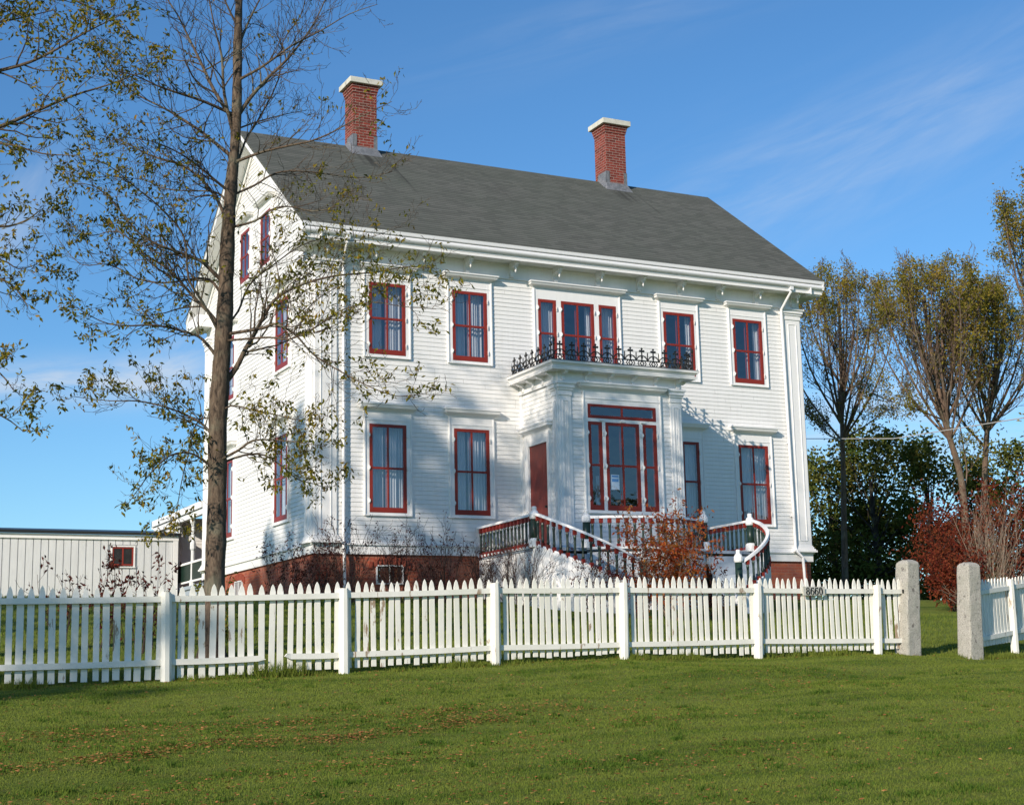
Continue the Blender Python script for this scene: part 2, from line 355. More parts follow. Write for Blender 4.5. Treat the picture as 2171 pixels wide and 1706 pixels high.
# ------------------------------------------------------------------ terrain
def lerp(x, xs, ys):
    return float(np.interp(x, xs, ys))
def gz(x, y):
    zf = lerp(x, (-14, -8, -6.3, -4, -1.9, .1, 2.4, 4.6, 6.4, 14, 30), (1.52, 1.56, 1.575, 1.66, 1.70, 1.77, 1.735, 1.75, 1.71, 1.8, 2.1))
    if y <= -31.4: z = 0.02
    elif y <= -13: z = (y+31.4)/18.4*zf
    elif y <= 0: z = zf+(y+13)/13*(3.3-zf)
    elif y <= 40: z = 3.3+y/40*1.0
    else: z = 4.3
    # the shallow swale in front of the fence and gentle unevenness
    t = (x*-.43+y*.9)  # across the bank
    z += -.05*math.exp(-((t+14.9)/.55)**2)+.03*math.exp(-((t+14.0)/.5)**2)
    if y > -31: z += .02*math.sin(x*1.3+y*.7)*math.exp(-abs(y+15)/8)
    return z
def make_ground():
    xs = sorted(set([-600, -300, -150, -80, -50, -35] + [round(-25+.5*i, 3) for i in range(0, 110)] + [35, 45, 60, 90, 150, 300, 600]))
    ys = sorted(set([-600, -300, -120, -70, -45] + [round(-35+.4*i, 3) for i in range(0, 125)] + [18, 24, 30, 40, 60, 90, 150, 300, 700]))
    V = [(x, y, gz(x, y)) for y in ys for x in xs]; nx = len(xs)
    F = [(j*nx+i, j*nx+i+1, (j+1)*nx+i+1, (j+1)*nx+i) for j in range(len(ys)-1) for i in range(nx-1)]
    me = bpy.data.meshes.new('ground'); me.from_pydata(V, [], F); me.materials.append(m_ground())
    me.polygons.foreach_set('use_smooth', [True]*len(me.polygons))
    o = bpy.data.objects.new('ground', me); col.objects.link(o); tag(o, kind='structure')
make_ground()
# ================================================================== HOUSE
W, D = 13.41, 9.22
ZF, ZE, ZR = 4.27, 11.54, 15.45
OV, OF = .437, .586
SL = (ZR-ZE)/(D/2+OF)
def roofz(y): return ZR-abs(y-D/2)*SL
house = empty('house', (W/2, D/2, 3.3))
tag(house, 'large white clapboard house with red window frames and two brick chimneys', 'house')
FR = lambda u, n, z: (u, -n, z)                 # front wall frame (u along x, n outward)
LF = lambda u, n, z: (-n, u, z)                 # left gable, u = y
RT = lambda u, n, z: (W+n, u, z)
BK = lambda u, n, z: (u, D+n, z)
PX0, PX1, PD = 5.13, 8.36, 1.92                 # entrance porch box
PF = lambda u, n, z: (u, -PD-n, z)
PL = lambda u, n, z: (PX0-n, u, z)
PR = lambda u, n, z: (PX1+n, u, z)

def clap(mb, z0, z1, lim, holes=(), pitch=.102, off=.016):
    """lap siding: one tilted board per course, cut round the openings"""
    k = 0; z = z0
    while z < z1-.01:
        zt = min(z+pitch, z1)
        a0, b0 = lim(z); a1, b1 = lim(zt)
        if b0-a0 > .02 or b1-a1 > .02:
            segs = [(a0, b0, a1, b1)]
            for (h0, h1, hz0, hz1) in holes:
                if zt > hz0+.01 and z < hz1-.01:
                    ns = []
                    for (p, q, r, s) in segs:
                        if h1 <= p or h0 >= q: ns.append((p, q, r, s)); continue
                        if h0 > p: ns.append((p, h0, r, h0))
                        if h1 < q: ns.append((h1, q, h1, s))
                    segs = ns
            cut = []
            for (p, q, r, s) in segs:
                while q-p > 3.6:
                    u = p+rnd.uniform(1.6, 3.2); cut.append((p, u-.0015, r, u-.0015)); p = r = u+.0015
                cut.append((p, q, r, s))
            for (p, q, r, s) in cut:
                j = off+rnd.uniform(-.0015, .0015)
                mb.face((p, j, z), (q, j, z), (s, .004, zt), (r, .004, zt))
                mb.face((p, .0, z), (q, .0, z), (q, j, z), (p, j, z))
        z = zt; k += 1

def hood(mb, u0, u1, zb, zt, n0=.03, out=.2, side=.14):
    """cornice over an opening: bed mould, cove flaring outward and crown, returned at both ends"""
    h = zt-zb
    lv = [(zb, .035, 0), (zb+.22*h, .05, .01), (zb+.25*h, .07, .03), (zb+.36*h, .09, .045), (zb+.40*h, .12, .07), (zb+.50*h, .16, .11), (zb+.80*h, out-.015, side-.02), (zb+.82*h, out, side), (zt, out, side)]
    for (za, na, sa), (zc, nc, sc2) in zip(lv[:-1], lv[1:]):
        if zc-za < 1e-4: continue
        mb.hexa([(u0-sa, n0-.03, za), (u1+sa, n0-.03, za), (u1+sa, na, za), (u0-sa, na, za)], [(u0-sc2, n0-.03, zc), (u1+sc2, n0-.03, zc), (u1+sc2, nc, zc), (u0-sc2, nc, zc)])

def sash(mb, u0, u1, z0, z1, n0, n1, side=.074, top=.07, bot=.115, mul=1, mid=None, mr=.048, mw=.042):
    mb.box(u0, u0+side, n0, n1, z0, z1); mb.box(u1-side, u1, n0, n1, z0, z1)
    mb.box(u0+side, u1-side, n0, n1-.001, z1-top, z1); mb.box(u0+side, u1-side, n0, n1-.001, z0, z0+bot)
    if mid is None: mid = (z0+z1)/2
    if mid: mb.box(u0+side, u1-side, n0+.001, n1-.003, mid-mr/2, mid+mr/2)
    for i in range(mul):
        c = u0+(u1-u0)*(i+1)/(mul+1)
        if mid: mb.box(c-mw/2, c+mw/2, n0+.002, n1-.005, z0+bot, mid-mr/2); mb.box(c-mw/2, c+mw/2, n0+.002, n1-.005, mid+mr/2, z1-top)
        else: mb.box(c-mw/2, c+mw/2, n0+.002, n1-.005, z0+bot, z1-top)
def clips(mb, u0, u1, z0, z1, rows=(.13, .5, .87)):
    for t in rows:
        z = z0+(z1-z0)*t
        for c, s in ((u0, -1), (u1, 1)):
            a, b = sorted((c+s*.002, c+s*.026)); mb.box(a, b, .044, .066, z-.055, z+.055)
            a, b = sorted((c-s*.008, c+s*.014)); mb.box(a, b, .067, .080, z-.025, z+.03)
def curtain(mb, u0, u1, z0, z1, n=-.16, amp=.018, wl=.075, seed=0):
    k = max(6, int((u1-u0)/.012)); r = random.Random(seed); ph = r.uniform(0, 6)
    cols_ = []
    for i in range(k+1):
        u = u0+(u1-u0)*i/k
        d = amp*(math.sin(2*math.pi*u/wl+ph)+.6*math.sin(2*math.pi*u/wl*.43+ph*2))
        cols_.append((u, d))
    for (a, da), (b, db) in zip(cols_[:-1], cols_[1:]):
        mb.face((a, n+da*.7, z0), (b, n+db*.7, z0), (b, n+db, z1), (a, n+da, z1))

holesF, holesL, holesP, holesPL = [], [], [], []
def window(T, u0, u1, z0, z1, holes, parent, cur=(), hd=None, casing=.105, mul=1, head=.13, seed=0, hside=.14, hout=.2, label=None, hmul=None, low=.055):
    """red storm frame (the part) > casing, hood, inner sash, pane, curtain"""
    w_ = MB(T); sash(w_, u0, u1, z0, z1, .018, .047, mul=mul)
    win = w_.build('window', RED, parent)
    if label: win['label'] = label
    holes.append((u0-.01, u1+.01, z0-.01, z1+.01))
    c = MB(T)
    zt = hd[0] if hd else z1+.13
    c.box(u0-casing, u0-.002, .0, .042, z0-low, zt); c.box(u1+.002, u1+casing, .0, .042, z0-low, zt)
    c.box(u0-.002, u1+.002, .0, .0405, z1+.002, zt); c.box(u0-.002, u1+.002, .0, .0405, z0-low, z0-.002)
    c.box(u0-casing-.022, u0-casing+.006, .0, .064, z0-low-.02, zt); c.box(u1+casing-.006, u1+casing+.022, .0, .064, z0-low-.02, zt)
    c.box(u0-casing+.006, u1+casing-.006, .0, .06, z0-low-.022, z0-low+.006)
    if hd: c.box(u0-casing+.006, u1+casing-.006, .0405, .052, z1+.085, z1+.10)
    # reveal boards behind the storm frame
    c.box(u0-.03, u0+.004, -.15, -.001, z0-.02, z1+.02); c.box(u1-.004, u1+.03, -.15, -.001, z0-.02, z1+.02)
    c.box(u0+.004, u1-.004, -.15, -.001, z1-.004, z1+.03); c.box(u0+.004, u1-.004, -.15, -.001, z0-.03, z0+.03)
    clips(c, u0, u1, z0, z1); c.build('casing', TRIM, win)
    s_ = MB(T); sash(s_, u0+.005, u1-.005, z0+.031, z1-.005, -.10, -.07, .03, .03, .05, mul=mul, mr=.03, mw=.02); s_.build('inner_sash', RED, win)
    g = MB(T); g.face((u0+.045, .030, z0+.08), (u1-.045, .030, z0+.08), (u1-.045, .030, z1-.045), (u0+.045, .030, z1-.045)); g.build('pane', GLASS, win)
    if hd: h = MB(T); hood(h, u0-casing-.02, u1+casing+.02, hd[0], hd[1], side=hside, out=hout); h.build('hood', TRIM, win)
    if cur:
        q = MB(T)
        for i, (a, b, za, zb) in enumerate(cur): curtain(q, u0+(u1-u0)*a, u0+(u1-u0)*b, z0+(z1-z0)*za, z0+(z1-z0)*zb, seed=seed*7+i)
        q.build('curtain', CURT, win)
    return win
XU = [(1.29, 2.185), (3.374, 4.27), (9.18, 10.09), (11.282, 12.189)]
ZU0, ZU1, ZL0, ZL1 = 8.807, 10.484, 5.195, 7.195
HU, HL = (10.735, 10.895), (7.445, 7.665)
full = [(.03, .47, .02, .98), (.5, .97, .02, .98)]
curU = [[(.05, .42, .02, .98), (.52, .96, .02, .98)], [(.05, .45, .02, .98), (.5, .95, .02, .98)], [(.84, .97, .02, .98)], [(.80, .97, .02, .98), (.60, .66, .02, .5)]]
curL = [full, [(.05, .42, .02, .98), (.46, .96, .02, .98)], full, [(.03, .98, .02, .98)]]
for i, (a, b) in enumerate(XU):
    window(FR, a, b, ZU0, ZU1, holesF, house, curU[i], HU, seed=i)
    window(FR, a, b, ZL0, ZL1, holesF, house, curL[i], HL, seed=i+10)
# triple window over the porch: one casing and one hood round three frames
def triple(T, holes, parent, spans, z0, z1, hd, name, transom=None, cas=(.1, .1), low=.055, hside=.14, curs=None, mid=None):
    out = []
    U0, U1 = spans[0][0], spans[-1][1]
    c = MB(T); zt = hd[0]; ztop = transom[1] if transom else z1
    c.box(U0-cas[0], U0-.002, 0, .042, z0-low, zt); c.box(U1+.002, U1+cas[1], 0, .042, z0-low, zt)
    c.box(U0-.002, U1+.002, 0, .0405, ztop+.002, zt); c.box(U0-.002, U1+.002, 0, .0405, z0-low, z0-.002)
    c.box(U0-cas[0]-.02, U0-cas[0]+.006, 0, .064, z0-low-.02, zt); c.box(U1+cas[1]-.006, U1+cas[1]+.02, 0, .064, z0-low-.02, zt)
    c.box(U0-cas[0]+.006, U1+cas[1]-.006, 0, .06, z0-low-.022, z0-low+.006)
    if transom:
        c.box(U0-.002, U1+.002, 0, .0405, z1+.002, transom[0]-.002)
        for t in (.2, .5, .8):
            q = U0+(U1-U0)*t; c.box(q-.06, q+.06, .044, .07, z1+.02, z1+.055)
        c.box(U0-cas[0]+.006, U1+cas[1]-.006, .0405, .056, ztop+.12, ztop+.135)
    for (a, b), (a2, b2) in zip(spans[:-1], spans[1:]): c.box(b+.002, a2-.002, -.15, .042, z0-.002, z1+.002)
    for (a, b) in spans: clips(c, a, b, z0, z1)
    c.box(U0-.03, U0+.004, -.15, -.001, z0-.02, ztop+.02); c.box(U1-.004, U1+.03, -.15, -.001, z0-.02, ztop+.02)
    c.box(U0+.004, U1-.004, -.15, -.001, ztop-.004, ztop+.03); c.box(U0+.004, U1-.004, -.15, -.001, z0-.03, z0+.03)
    hh = MB(T); hood(hh, U0-cas[0]-.02, U1+cas[1]+.02, hd[0], hd[1], side=hside); 
    cu = []
    frs = []
    for i, (a, b) in enumerate(spans):
        m = MB(T); sash(m, a, b, z0, z1, .018, .047, mul=1 if i == 1 else 0, mid=mid); frs.append(m)
        s_ = m; sash(m, a+.005, b-.005, z0+.031, z1-.005, -.10, -.07, .03, .03, .05, mul=1 if i == 1 else 0, mid=mid, mr=.03, mw=.02)
        for j, (p, q, za, zb) in enumerate(curs[i] if curs else []): cu.append(MB(T)); curtain(cu[-1], a+(b-a)*p, a+(b-a)*q, z0+(z1-z0)*za, z0+(z1-z0)*zb, seed=i*5+j)
    if transom:
        m = MB(T); sash(m, U0, U1, transom[0], transom[1], .018, .047, mid=0, bot=.07, top=.06, side=.07, mul=1); frs.append(m)
    holes.append((U0-.01, U1+.01, z0-.01, ztop+.01))
    return c, hh, cu, frs
TS = [(5.64, 6.13), (6.27, 7.18), (7.32, 7.81)]
c, hh, cu, frs = triple(FR, holesF, house, TS, ZU0, ZU1, HU, 'window', curs=[[(.02, .98, .02, .98)], [(.82, .97, .02, .98)], [(.02, .98, .02, .98)]])
all_f = MB(FR)
all_f.v = []; 
for m in frs:
    b0 = len(all_f.v); all_f.v += m.v; all_f.f += [[i+b0 for i in f] for f in m.f]
win = all_f.build('triple_window', RED, house)
c.build('casing', TRIM, win); hh.build('hood', TRIM, win); [q.build('curtain', CURT, win) for q in cu]
for (a, b) in TS:
    g = MB(FR); g.face((a+.045, .03, ZU0+.08), (b-.045, .03, ZU0+.08), (b-.045, .03, ZU1-.045), (a+.045, .03, ZU1-.045)); g.build('pane', GLASS, win)
# gable windows
for (a, b) in ((1.78, 2.742), (6.33, 7.29)):
    window(LF, a, b, ZU0, ZU1, holesL, house, full, HU, seed=int(a*9))
    window(LF, a, b, ZL0, ZL1, holesL, house, full, HL, seed=int(a*11))
for (a, b) in ((3.25, 4.03), (5.03, 5.80)):
    window(LF, a, b, 11.70, 13.05, holesL, house, full, (13.25, 13.40), seed=int(a*13))

# walls
mb = MB(FR)
clap(mb, 4.50, 10.92, lambda z: (.5, 12.9), holesF); mb.build('front_wall', WHITE, house)
mb = MB(LF)
def gl(z):
    if z < ZE-.25: return (.5 if z < 10.85 else 0, D-.5 if z < 10.85 else D)
    y = (ZR-.12-z)/SL; return (max(0, D/2-y), min(D, D/2+y))
clap(mb, 4.50, ZR-.2, gl, holesL); mb.build('left_gable_wall', WHITE, house)
mb = MB(RT); clap(mb, 4.50, ZR-.2, gl); mb.build('right_gable_wall', WHITE, house)
mb = MB(BK); clap(mb, 4.50, 11.3, lambda z: (0, W)); mb.build('back_wall', WHITE, house)
# rooms inside: dark floors, ceilings and partitions that the windows open on
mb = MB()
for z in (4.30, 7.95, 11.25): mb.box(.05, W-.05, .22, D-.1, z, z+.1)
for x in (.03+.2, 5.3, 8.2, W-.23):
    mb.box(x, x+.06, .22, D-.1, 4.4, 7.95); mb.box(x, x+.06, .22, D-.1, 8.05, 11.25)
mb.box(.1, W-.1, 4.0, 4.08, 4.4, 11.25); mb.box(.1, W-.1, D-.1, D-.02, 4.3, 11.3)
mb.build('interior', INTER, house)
# sheathing behind the siding so that no light leaks between the openings
def sheath(T, lim, z0, z1, holes, n=-.005):
    m = MB(T); zs = sorted(set([z0, z1]+[h[2] for h in holes]+[h[3] for h in holes]))
    for a, b in zip(zs[:-1], zs[1:]):
        if b-a < .01: continue
        zm = (a+b)/2; L = [lim]
        for h in holes:
            if h[2] < zm < h[3]:
                L = sum([[(p, q)] if h[1] <= p or h[0] >= q else [x for x in ((p, h[0]), (h[1], q)) if x[1]-x[0] > .01] for p, q in L], [])
        for p, q in L: m.box(p, q, n-.02, n, a, b)
    return m
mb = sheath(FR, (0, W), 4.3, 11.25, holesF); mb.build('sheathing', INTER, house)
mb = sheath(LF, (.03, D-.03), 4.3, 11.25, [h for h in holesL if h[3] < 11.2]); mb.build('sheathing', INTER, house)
m = MB()
m.hexa([(.03, .3, 11.3), (.03, D-.3, 11.3), (.03, D/2, ZR-.4)], [(.28, .3, 11.3), (.28, D-.3, 11.3), (.28, D/2, ZR-.4)]) if False else None

# foundation
mb = MB(); mb.box(.02, W-.02, .02, D-.02, 2.9, ZF)
fnd = mb.build('brick_foundation', FBRICK, house, uv=True)
mb = MB()
for T, L in ((FR, W), (LF, D), (RT, D), (BK, W)):
    mb.T = T
    a, b = (-.035, L+.035) if T in (FR, BK) else (0, L)
    mb.box(a, b, .0, .036, ZF-.01, 4.46); 
    a, b = (-.07, L+.07) if T in (FR, BK) else (0, L)
    mb.box(a, b, .0, .072, 4.46, 4.492)
mb.build('water_table', TRIM, house)
# basement windows
for T, a, b, z0, z1 in ((FR, 1.45, 2.10, 3.60, 4.03), (LF, 5.45, 6.15, 3.55, 4.03)):
    mb = MB(T); sash(mb, a, b, z0, z1, -.012, .02, .03, .03, .03, mul=1, mid=0, mw=.02); bw = mb.build('basement_window', SHEDW, house)
    mb = MB(T); mb.face((a+.03, 0.004, z0+.03), (b-.03, .004, z0+.03), (b-.03, .004, z1-.03), (a+.03, .004, z1-.03)); mb.build('pane', m_glass('basement_glass', .35, (.6, .65, .7)), bw)
    mb = MB(T)
    for i in range(9):
        t = -.5+i/8.0; uc = (a+b)/2+t*(b-a+.25); zz = z1+.08-.10*(2*t)**2
        mb.hexa([(uc-.035, -.02, zz-.06), (uc+.035, -.02, zz-.06), (uc+.035, .024, zz-.06), (uc-.035, .024, zz-.06)], [(uc-.04, -.02, zz+.10), (uc+.04, -.02, zz+.10), (uc+.04, .024, zz+.10), (uc-.04, .024, zz+.10)])
    mb.build('brick_arch', simple('arch_brick', (.26, .05, .03), (.34, .09, .05), 14), bw)

# corner pilasters
def pilaster(T, u0, u1, z0, z1, out=(0, 0), pn=.05, base=True, cap=.30, wrap=None):
    m = MB(T)
    m.box(u0, u1, .0, pn, z0, z1)
    w2 = u1-u0
    # raised moulding round a sunk panel
    a, b, c0, c1 = u0+.14*w2*2, u1-.14*w2*2, z0+.30, z1-.12
    a, b = u0+.27*w2, u1-.27*w2
    for q in ((a-.012, a+.008, c0, c1), (b-.008, b+.012, c0, c1)): m.box(q[0], q[1], pn, pn+.014, q[2], q[3])
    m.box(a+.008, b-.008, pn, pn+.013, c1-.012, c1+.006); m.box(a+.008, b-.008, pn, pn+.013, c0-.006, c0+.012)
    lo, hi = out
    for (za, zb, e) in ((z1, z1+.06, .02), (z1+.06, z1+.12, .015), (z1+.12, z1+.17, .04), (z1+.17, z1+cap-.05, .07), (z1+cap-.05, z1+cap, .10)):
        m.box(u0-e*lo, u1+e*hi, .0, pn+e, za, zb)
    if base:
        for (za, zb, e) in ((z0, z0+.05, .10), (z0+.05, z0+.09, .07), (z0+.09, z0+.14, .04), (z0+.14, z0+.17, .02)):
            m.box(u0-e*lo, u1+e*hi, .0, pn+e, za, zb)
    return m
pilaster(FR, 12.90, 13.41, 4.495, 10.60, (1, 1)).build('corner_pilaster', TRIM, house)
pilaster(FR, 0.0, .51, 4.495, 10.60, (1, 1)).build('corner_pilaster', TRIM, house)
pilaster(LF, 0.0, .5, 4.495, 10.60, (0, 1)).build('corner_pilaster', TRIM, house)
pilaster(LF, D-.5, D, 4.495, 10.60, (1, 0)).build('corner_pilaster', TRIM, house)
pilaster(RT, 0.0, .5, 4.495, 10.60, (0, 1)).build('corner_pilaster', TRIM, house)

# front (and back) cornice
mb = MB(FR)
mb.box(-.02, W+.02, 0, .03, 10.92, 11.27); mb.box(-.02, W+.02, 0, .05, 10.895, 10.925)      # frieze
cor = mb.build('frieze', TRIM, house)
mb = MB(FR); mb.box(-OV, W+OV, 0, .50, 11.27, 11.295)
mb.box(-OV, W+OV, .47, .505, 11.235, 11.27); mb.box(-OV, W+OV, .03, .06, 11.22, 11.268)
mb.build('soffit', TRIM, house)
mb = MB(FR)
pr_ = [(.46, 11.30), (.505, 11.30), (.51, 11.335), (.53, 11.345)]
for i in range(9):
    t = -math.pi/2+math.pi*i/8; pr_.append((.515+.075*math.cos(t), 11.415+.07*math.sin(t)))
pr_ += [(.535, 11.49), (.585, 11.50), (.595, 11.575), (.46, 11.575)]
mb.prof(pr_, -OV-.03, W+OV+.03)
mb.build('gutter', METALW, house, smooth=False)
mb = MB()
mb.box(-OV, W+OV, D, D+OF, 11.27, 11.50)
mb.build('rear_soffit', TRIM, house)
for i in range(12):
    u = .20+1.182*i
    m = MB(FR)
    sh = [(.03, 10.93), (.115, 10.93), (.13, 10.97), (.10, 11.03), (.075, 11.06), (.09, 11.12), (.15, 11.165), (.24, 11.17), (.27, 11.14), (.33, 11.14), (.37, 11.19), (.40, 11.20), (.40, 11.265), (.03, 11.265)]
    m.prof(sh, u-.05, u+.05); m.box(u-.07, u+.07, .03, .43, 11.24, 11.268)
    def FRl(r, z): return (r, z)
    m2 = MB(); m2.lathe(u, -.30, [(.004, 11.00), (.018, 11.02), (.026, 11.045), (.012, 11.065), (.03, 11.085), (.032, 11.11), (.02, 11.135), (.035, 11.15)], 8)
    b0 = len(m.v); m.v += m2.v; m.f += [[k+b0 for k in f] for f in m2.f]
    m.build('bracket', TRIM, house)

# roof
mb = MB()
for s in (1, -1):
    y0 = -OF if s == 1 else D+OF
    e = OV+.03
    ye = D/2
    mb.hexa([(-e, y0, ZE-.02), (W+e, y0, ZE-.02), (W+e, ye, ZR-.06), (-e, ye, ZR-.06)], [(-e, y0, ZE+.045), (W+e, y0, ZE+.045), (W+e, ye, ZR+.005), (-e, ye, ZR+.005)])
roof = mb.build('roof', SHINGLE, house, uv=True)
# boards closing the gables: rake fascia, crown, soffit and boxed returns
for xo, xi, d in ((-OV-.012, 0.0, -1), (W+OV+.012, W, 1)):
    mb = MB()
    for s in (1, -1):
        y0, ye = (-OF, D/2) if s == 1 else (D+OF, D/2)
        def rk(x0, x1, top, bot):
            mb.hexa([(x0, y0, roofz(y0)-bot), (x1, y0, roofz(y0)-bot), (x1, ye, roofz(ye)-bot), (x0, ye, roofz(ye)-bot)], [(x0, y0, roofz(y0)-top), (x1, y0, roofz(y0)-top), (x1, ye, roofz(ye)-top), (x0, ye, roofz(ye)-top)])
        a, b = sorted((xo, xo-d*.035)); rk(a, b, .02, .20)
        a, b = sorted((xo+d*.012, xo)); rk(a, b, .018, .065)
        a, b = sorted((xo-d*.035, xi)); rk(a, b, .13, .15)
        a, b = sorted((xi+d*.02, xi+d*.045)); rk(a, b, .155, .34)
    mb.build('rake_trim', TRIM, house)
for y0, s in ((-OF, 1), (D+OF, -1)):
    for xa, xb in ((-OV+.03, -.0), (W, W+OV-.03)):
        m = MB(); L = 1.15
        ya, yb = y0+s*.12, y0+s*L
        m.hexa([(xa, ya, 11.20), (xb, ya, 11.20), (xb, yb, 11.20), (xa, yb, 11.20)], [(xa, ya, roofz(ya)-.14), (xb, ya, roofz(ya)-.14), (xb, yb-s*.1, 11.55), (xa, yb-s*.1, 11.55)])
        m.build('eave_return', TRIM, house)
# lap siding on the face of the front return, as on the photo
m = MB(lambda u, n, z: (-OV+.02-n, u, z))
def rl(z):
    y1 = lerp(z, (11.2, ZE), (1.15-OF, .9-OF)); 
    return (-OF+.12+max(0, (z-(ZE-.2)))/SL, y1)
clap(m, 11.24, 11.9, rl); m.build('return_siding', WHITE, house)

# downspouts
for (pts, nm) in ([[(.60, -.50, 11.31), (.60, -.50, 11.22), (.645, -.12, 10.84), (.65, -.10, 10.7), (.66, -.09, 4.45), (.665, -.12, 4.2), (.67, -.12, 3.3)], 1], [[(12.84, -.50, 11.31), (12.84, -.50, 11.22), (12.80, -.12, 10.84), (12.80, -.10, 10.7), (12.86, -.10, 4.60), (12.88, -.13, 4.50), (13.02, -.17, 4.35), (13.06, -.17, 3.2)], 2]):
    m = MB(); m.tube(pts, .036, 10)
    for z in (9.2, 7.3, 5.4): m.box(pts[4][0]-.06, pts[4][0]+.06, -.075, -.02, z, z+.025)
    m.box(pts[0][0]-.05, pts[0][0]+.05, -.57, -.47, 11.27, 11.36)
    m.build('downspout', METALW, house, smooth=False)

# chimneys
for cx in (2.85, 10.53):
    y0, y1 = 4.265, 4.90; hw = .33
    m = MB(); m.box(cx-hw, cx+hw, y0, y1, 14.6, 16.86)
    for i, e in enumerate((.018, .035, .05)): m.box(cx-hw-e, cx+hw+e, y0-e, y1+e, 16.86+i*.075-(.001*i), 16.86+(i+1)*.075)
    ch = m.build('chimney', BRICK, house, uv=True)
    m = MB(); m.hexa([(cx-hw-.13, y0-.13, 17.085), (cx+hw+.13, y0-.13, 17.085), (cx+hw+.13, y1+.13, 17.085), (cx-hw-.13, y1+.13, 17.085)], [(cx-hw-.13, y0-.13, 17.235), (cx+hw+.13, y0-.13, 17.235), (cx+hw+.13, y1+.13, 17.235), (cx-hw-.13, y1+.13, 17.235)])
    m.hexa([(cx-hw-.128, y0-.128, 17.235), (cx+hw+.128, y0-.128, 17.235), (cx+hw+.128, y1+.128, 17.235), (cx-hw-.128, y1+.128, 17.235)], [(cx-hw, y0, 17.275), (cx+hw, y0, 17.275), (cx+hw, y1, 17.275), (cx-hw, y1, 17.275)])
    m.build('chimney_cap', CAPST, ch, bevel=.012)
    m = MB(); zb = roofz(y0)
    m.hexa([(cx-hw-.012, y0-.012, zb-.2), (cx+hw+.012, y0-.012, zb-.2), (cx+hw+.012, y0+.02, zb-.2), (cx-hw-.012, y0+.02, zb-.2)], [(cx-hw-.012, y0-.012, zb+.16), (cx+hw+.012, y0-.012, zb+.16), (cx+hw+.012, y0+.02, zb+.16), (cx-hw-.012, y0+.02, zb+.16)])
    for s in (-1, 1):
        xa, xb = sorted((cx+s*(hw+.014), cx+s*(hw-.02)))
        m.hexa([(xa, y0-.014, zb-.2), (xb, y0-.014, zb-.2), (xb, y1, roofz(y1)-.3), (xa, y1, roofz(y1)-.3)], [(xa, y0-.014, zb+.50), (xb, y0-.014, zb+.50), (xb, D/2+.1, zb+.50), (xa, D/2+.1, zb+.50)])
        xa, xb = sorted((cx+s*(hw+.014), cx+s*(hw-.09))); m.box(xa, xb, y0-.016, y0, zb, zb+.50)
    # skirt dressed onto the slope
    for (a, b) in ((-hw-.10, hw+.10),):
        m.hexa([(cx+a, y0-.17, roofz(y0-.17)+.012), (cx+b, y0-.17, roofz(y0-.17)+.012), (cx+b, y0+.1, roofz(y0+.1)+.012), (cx+a, y0+.1, roofz(y0+.1)+.012)], [(cx+a+.02, y0-.15, roofz(y0-.15)+.022), (cx+b-.02, y0-.15, roofz(y0-.15)+.022), (cx+hw, y0-.01, zb+.16), (cx-hw, y0-.01, zb+.16)])
        for s in (-1, 1):
            xa, xb = sorted((cx+s*hw, cx+s*(hw+.12)))
            m.hexa([(xa, y0-.05, roofz(y0-.05)+.010), (xb, y0-.05, roofz(y0-.05)+.010), (xb, D/2-.02, ZR+.012), (xa, D/2-.02, ZR+.012)], [(xa, y0-.05, roofz(y0-.05)+(.12 if s*(xa-cx) < hw+.05 else .018)), (xb, y0-.05, roofz(y0-.05)+(.12 if s*(xb-cx) < hw+.05 else .018)), (xb, D/2-.02, ZR+(.12 if s*(xb-cx) < hw+.05 else .02)), (xa, D/2-.02, ZR+(.12 if s*(xa-cx) < hw+.05 else .02))])
    m.build('flashing', LEAD, ch)

# ------------------------------------------------------------------ entrance porch (a part of the house)
PW0 = 4.28
sp = [(5.845, 6.205), (6.297, 7.187), (7.285, 7.655)]
c, hh, cu, frs = triple(PF, holesP, house, sp, 5.177, 7.193, (7.885, 8.085), 'w', transom=(7.275, 7.60), cas=(.10, .12), curs=[[(.75, .96, .02, .4)], [], [(.05, .3, .02, .98)]], mid=6.2)
holesPL.append((-1.36, -.44, 4.2, 6.79))
m = MB(PF); clap(m, 4.28, 8.06, lambda z: (PX0+.29, PX1-.29), holesP)
m.T = PL; clap(m, 4.28, 8.06, lambda z: (-PD+.25, -.02), holesPL)
m.T = PR; clap(m, 4.28, 8.06, lambda z: (-PD+.25, -.02))
porch = m.build('porch', WHITE, house)
m = sheath(PF, (PX0, PX1), 4.2, 8.45, holesP); 
for T in (PL, PR):
    q = sheath(T, (-PD+.03, 0), 4.2, 8.45, holesPL if T is PL else []); b0 = len(m.v); m.v += q.v; m.f += [[k+b0 for k in f] for f in q.f]
m.build('sheathing', INTER, porch)
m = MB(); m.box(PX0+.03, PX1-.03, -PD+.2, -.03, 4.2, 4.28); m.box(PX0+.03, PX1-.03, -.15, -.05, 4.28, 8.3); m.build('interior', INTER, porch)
af = MB()
for q in frs: b0 = len(af.v); af.v += q.v; af.f += [[k+b0 for k in f] for f in q.f]
af.build('porch_window', RED, porch); c.build('window_casing', TRIM, porch); hh.build('window_hood', TRIM, porch); [q.build('curtain', CURT, porch) for q in cu]
for (a, b) in sp:
    g = MB(PF); g.face((a+.045, .03, 5.26), (b-.045, .03, 5.26), (b-.045, .03, 7.15), (a+.045, .03, 7.15)); g.build('pane', GLASS, porch)
g = MB(PF); g.face((5.9, .03, 7.34), (7.6, .03, 7.34), (7.6, .03, 7.545), (5.9, .03, 7.545)); g.build('pane', GLASS, porch)
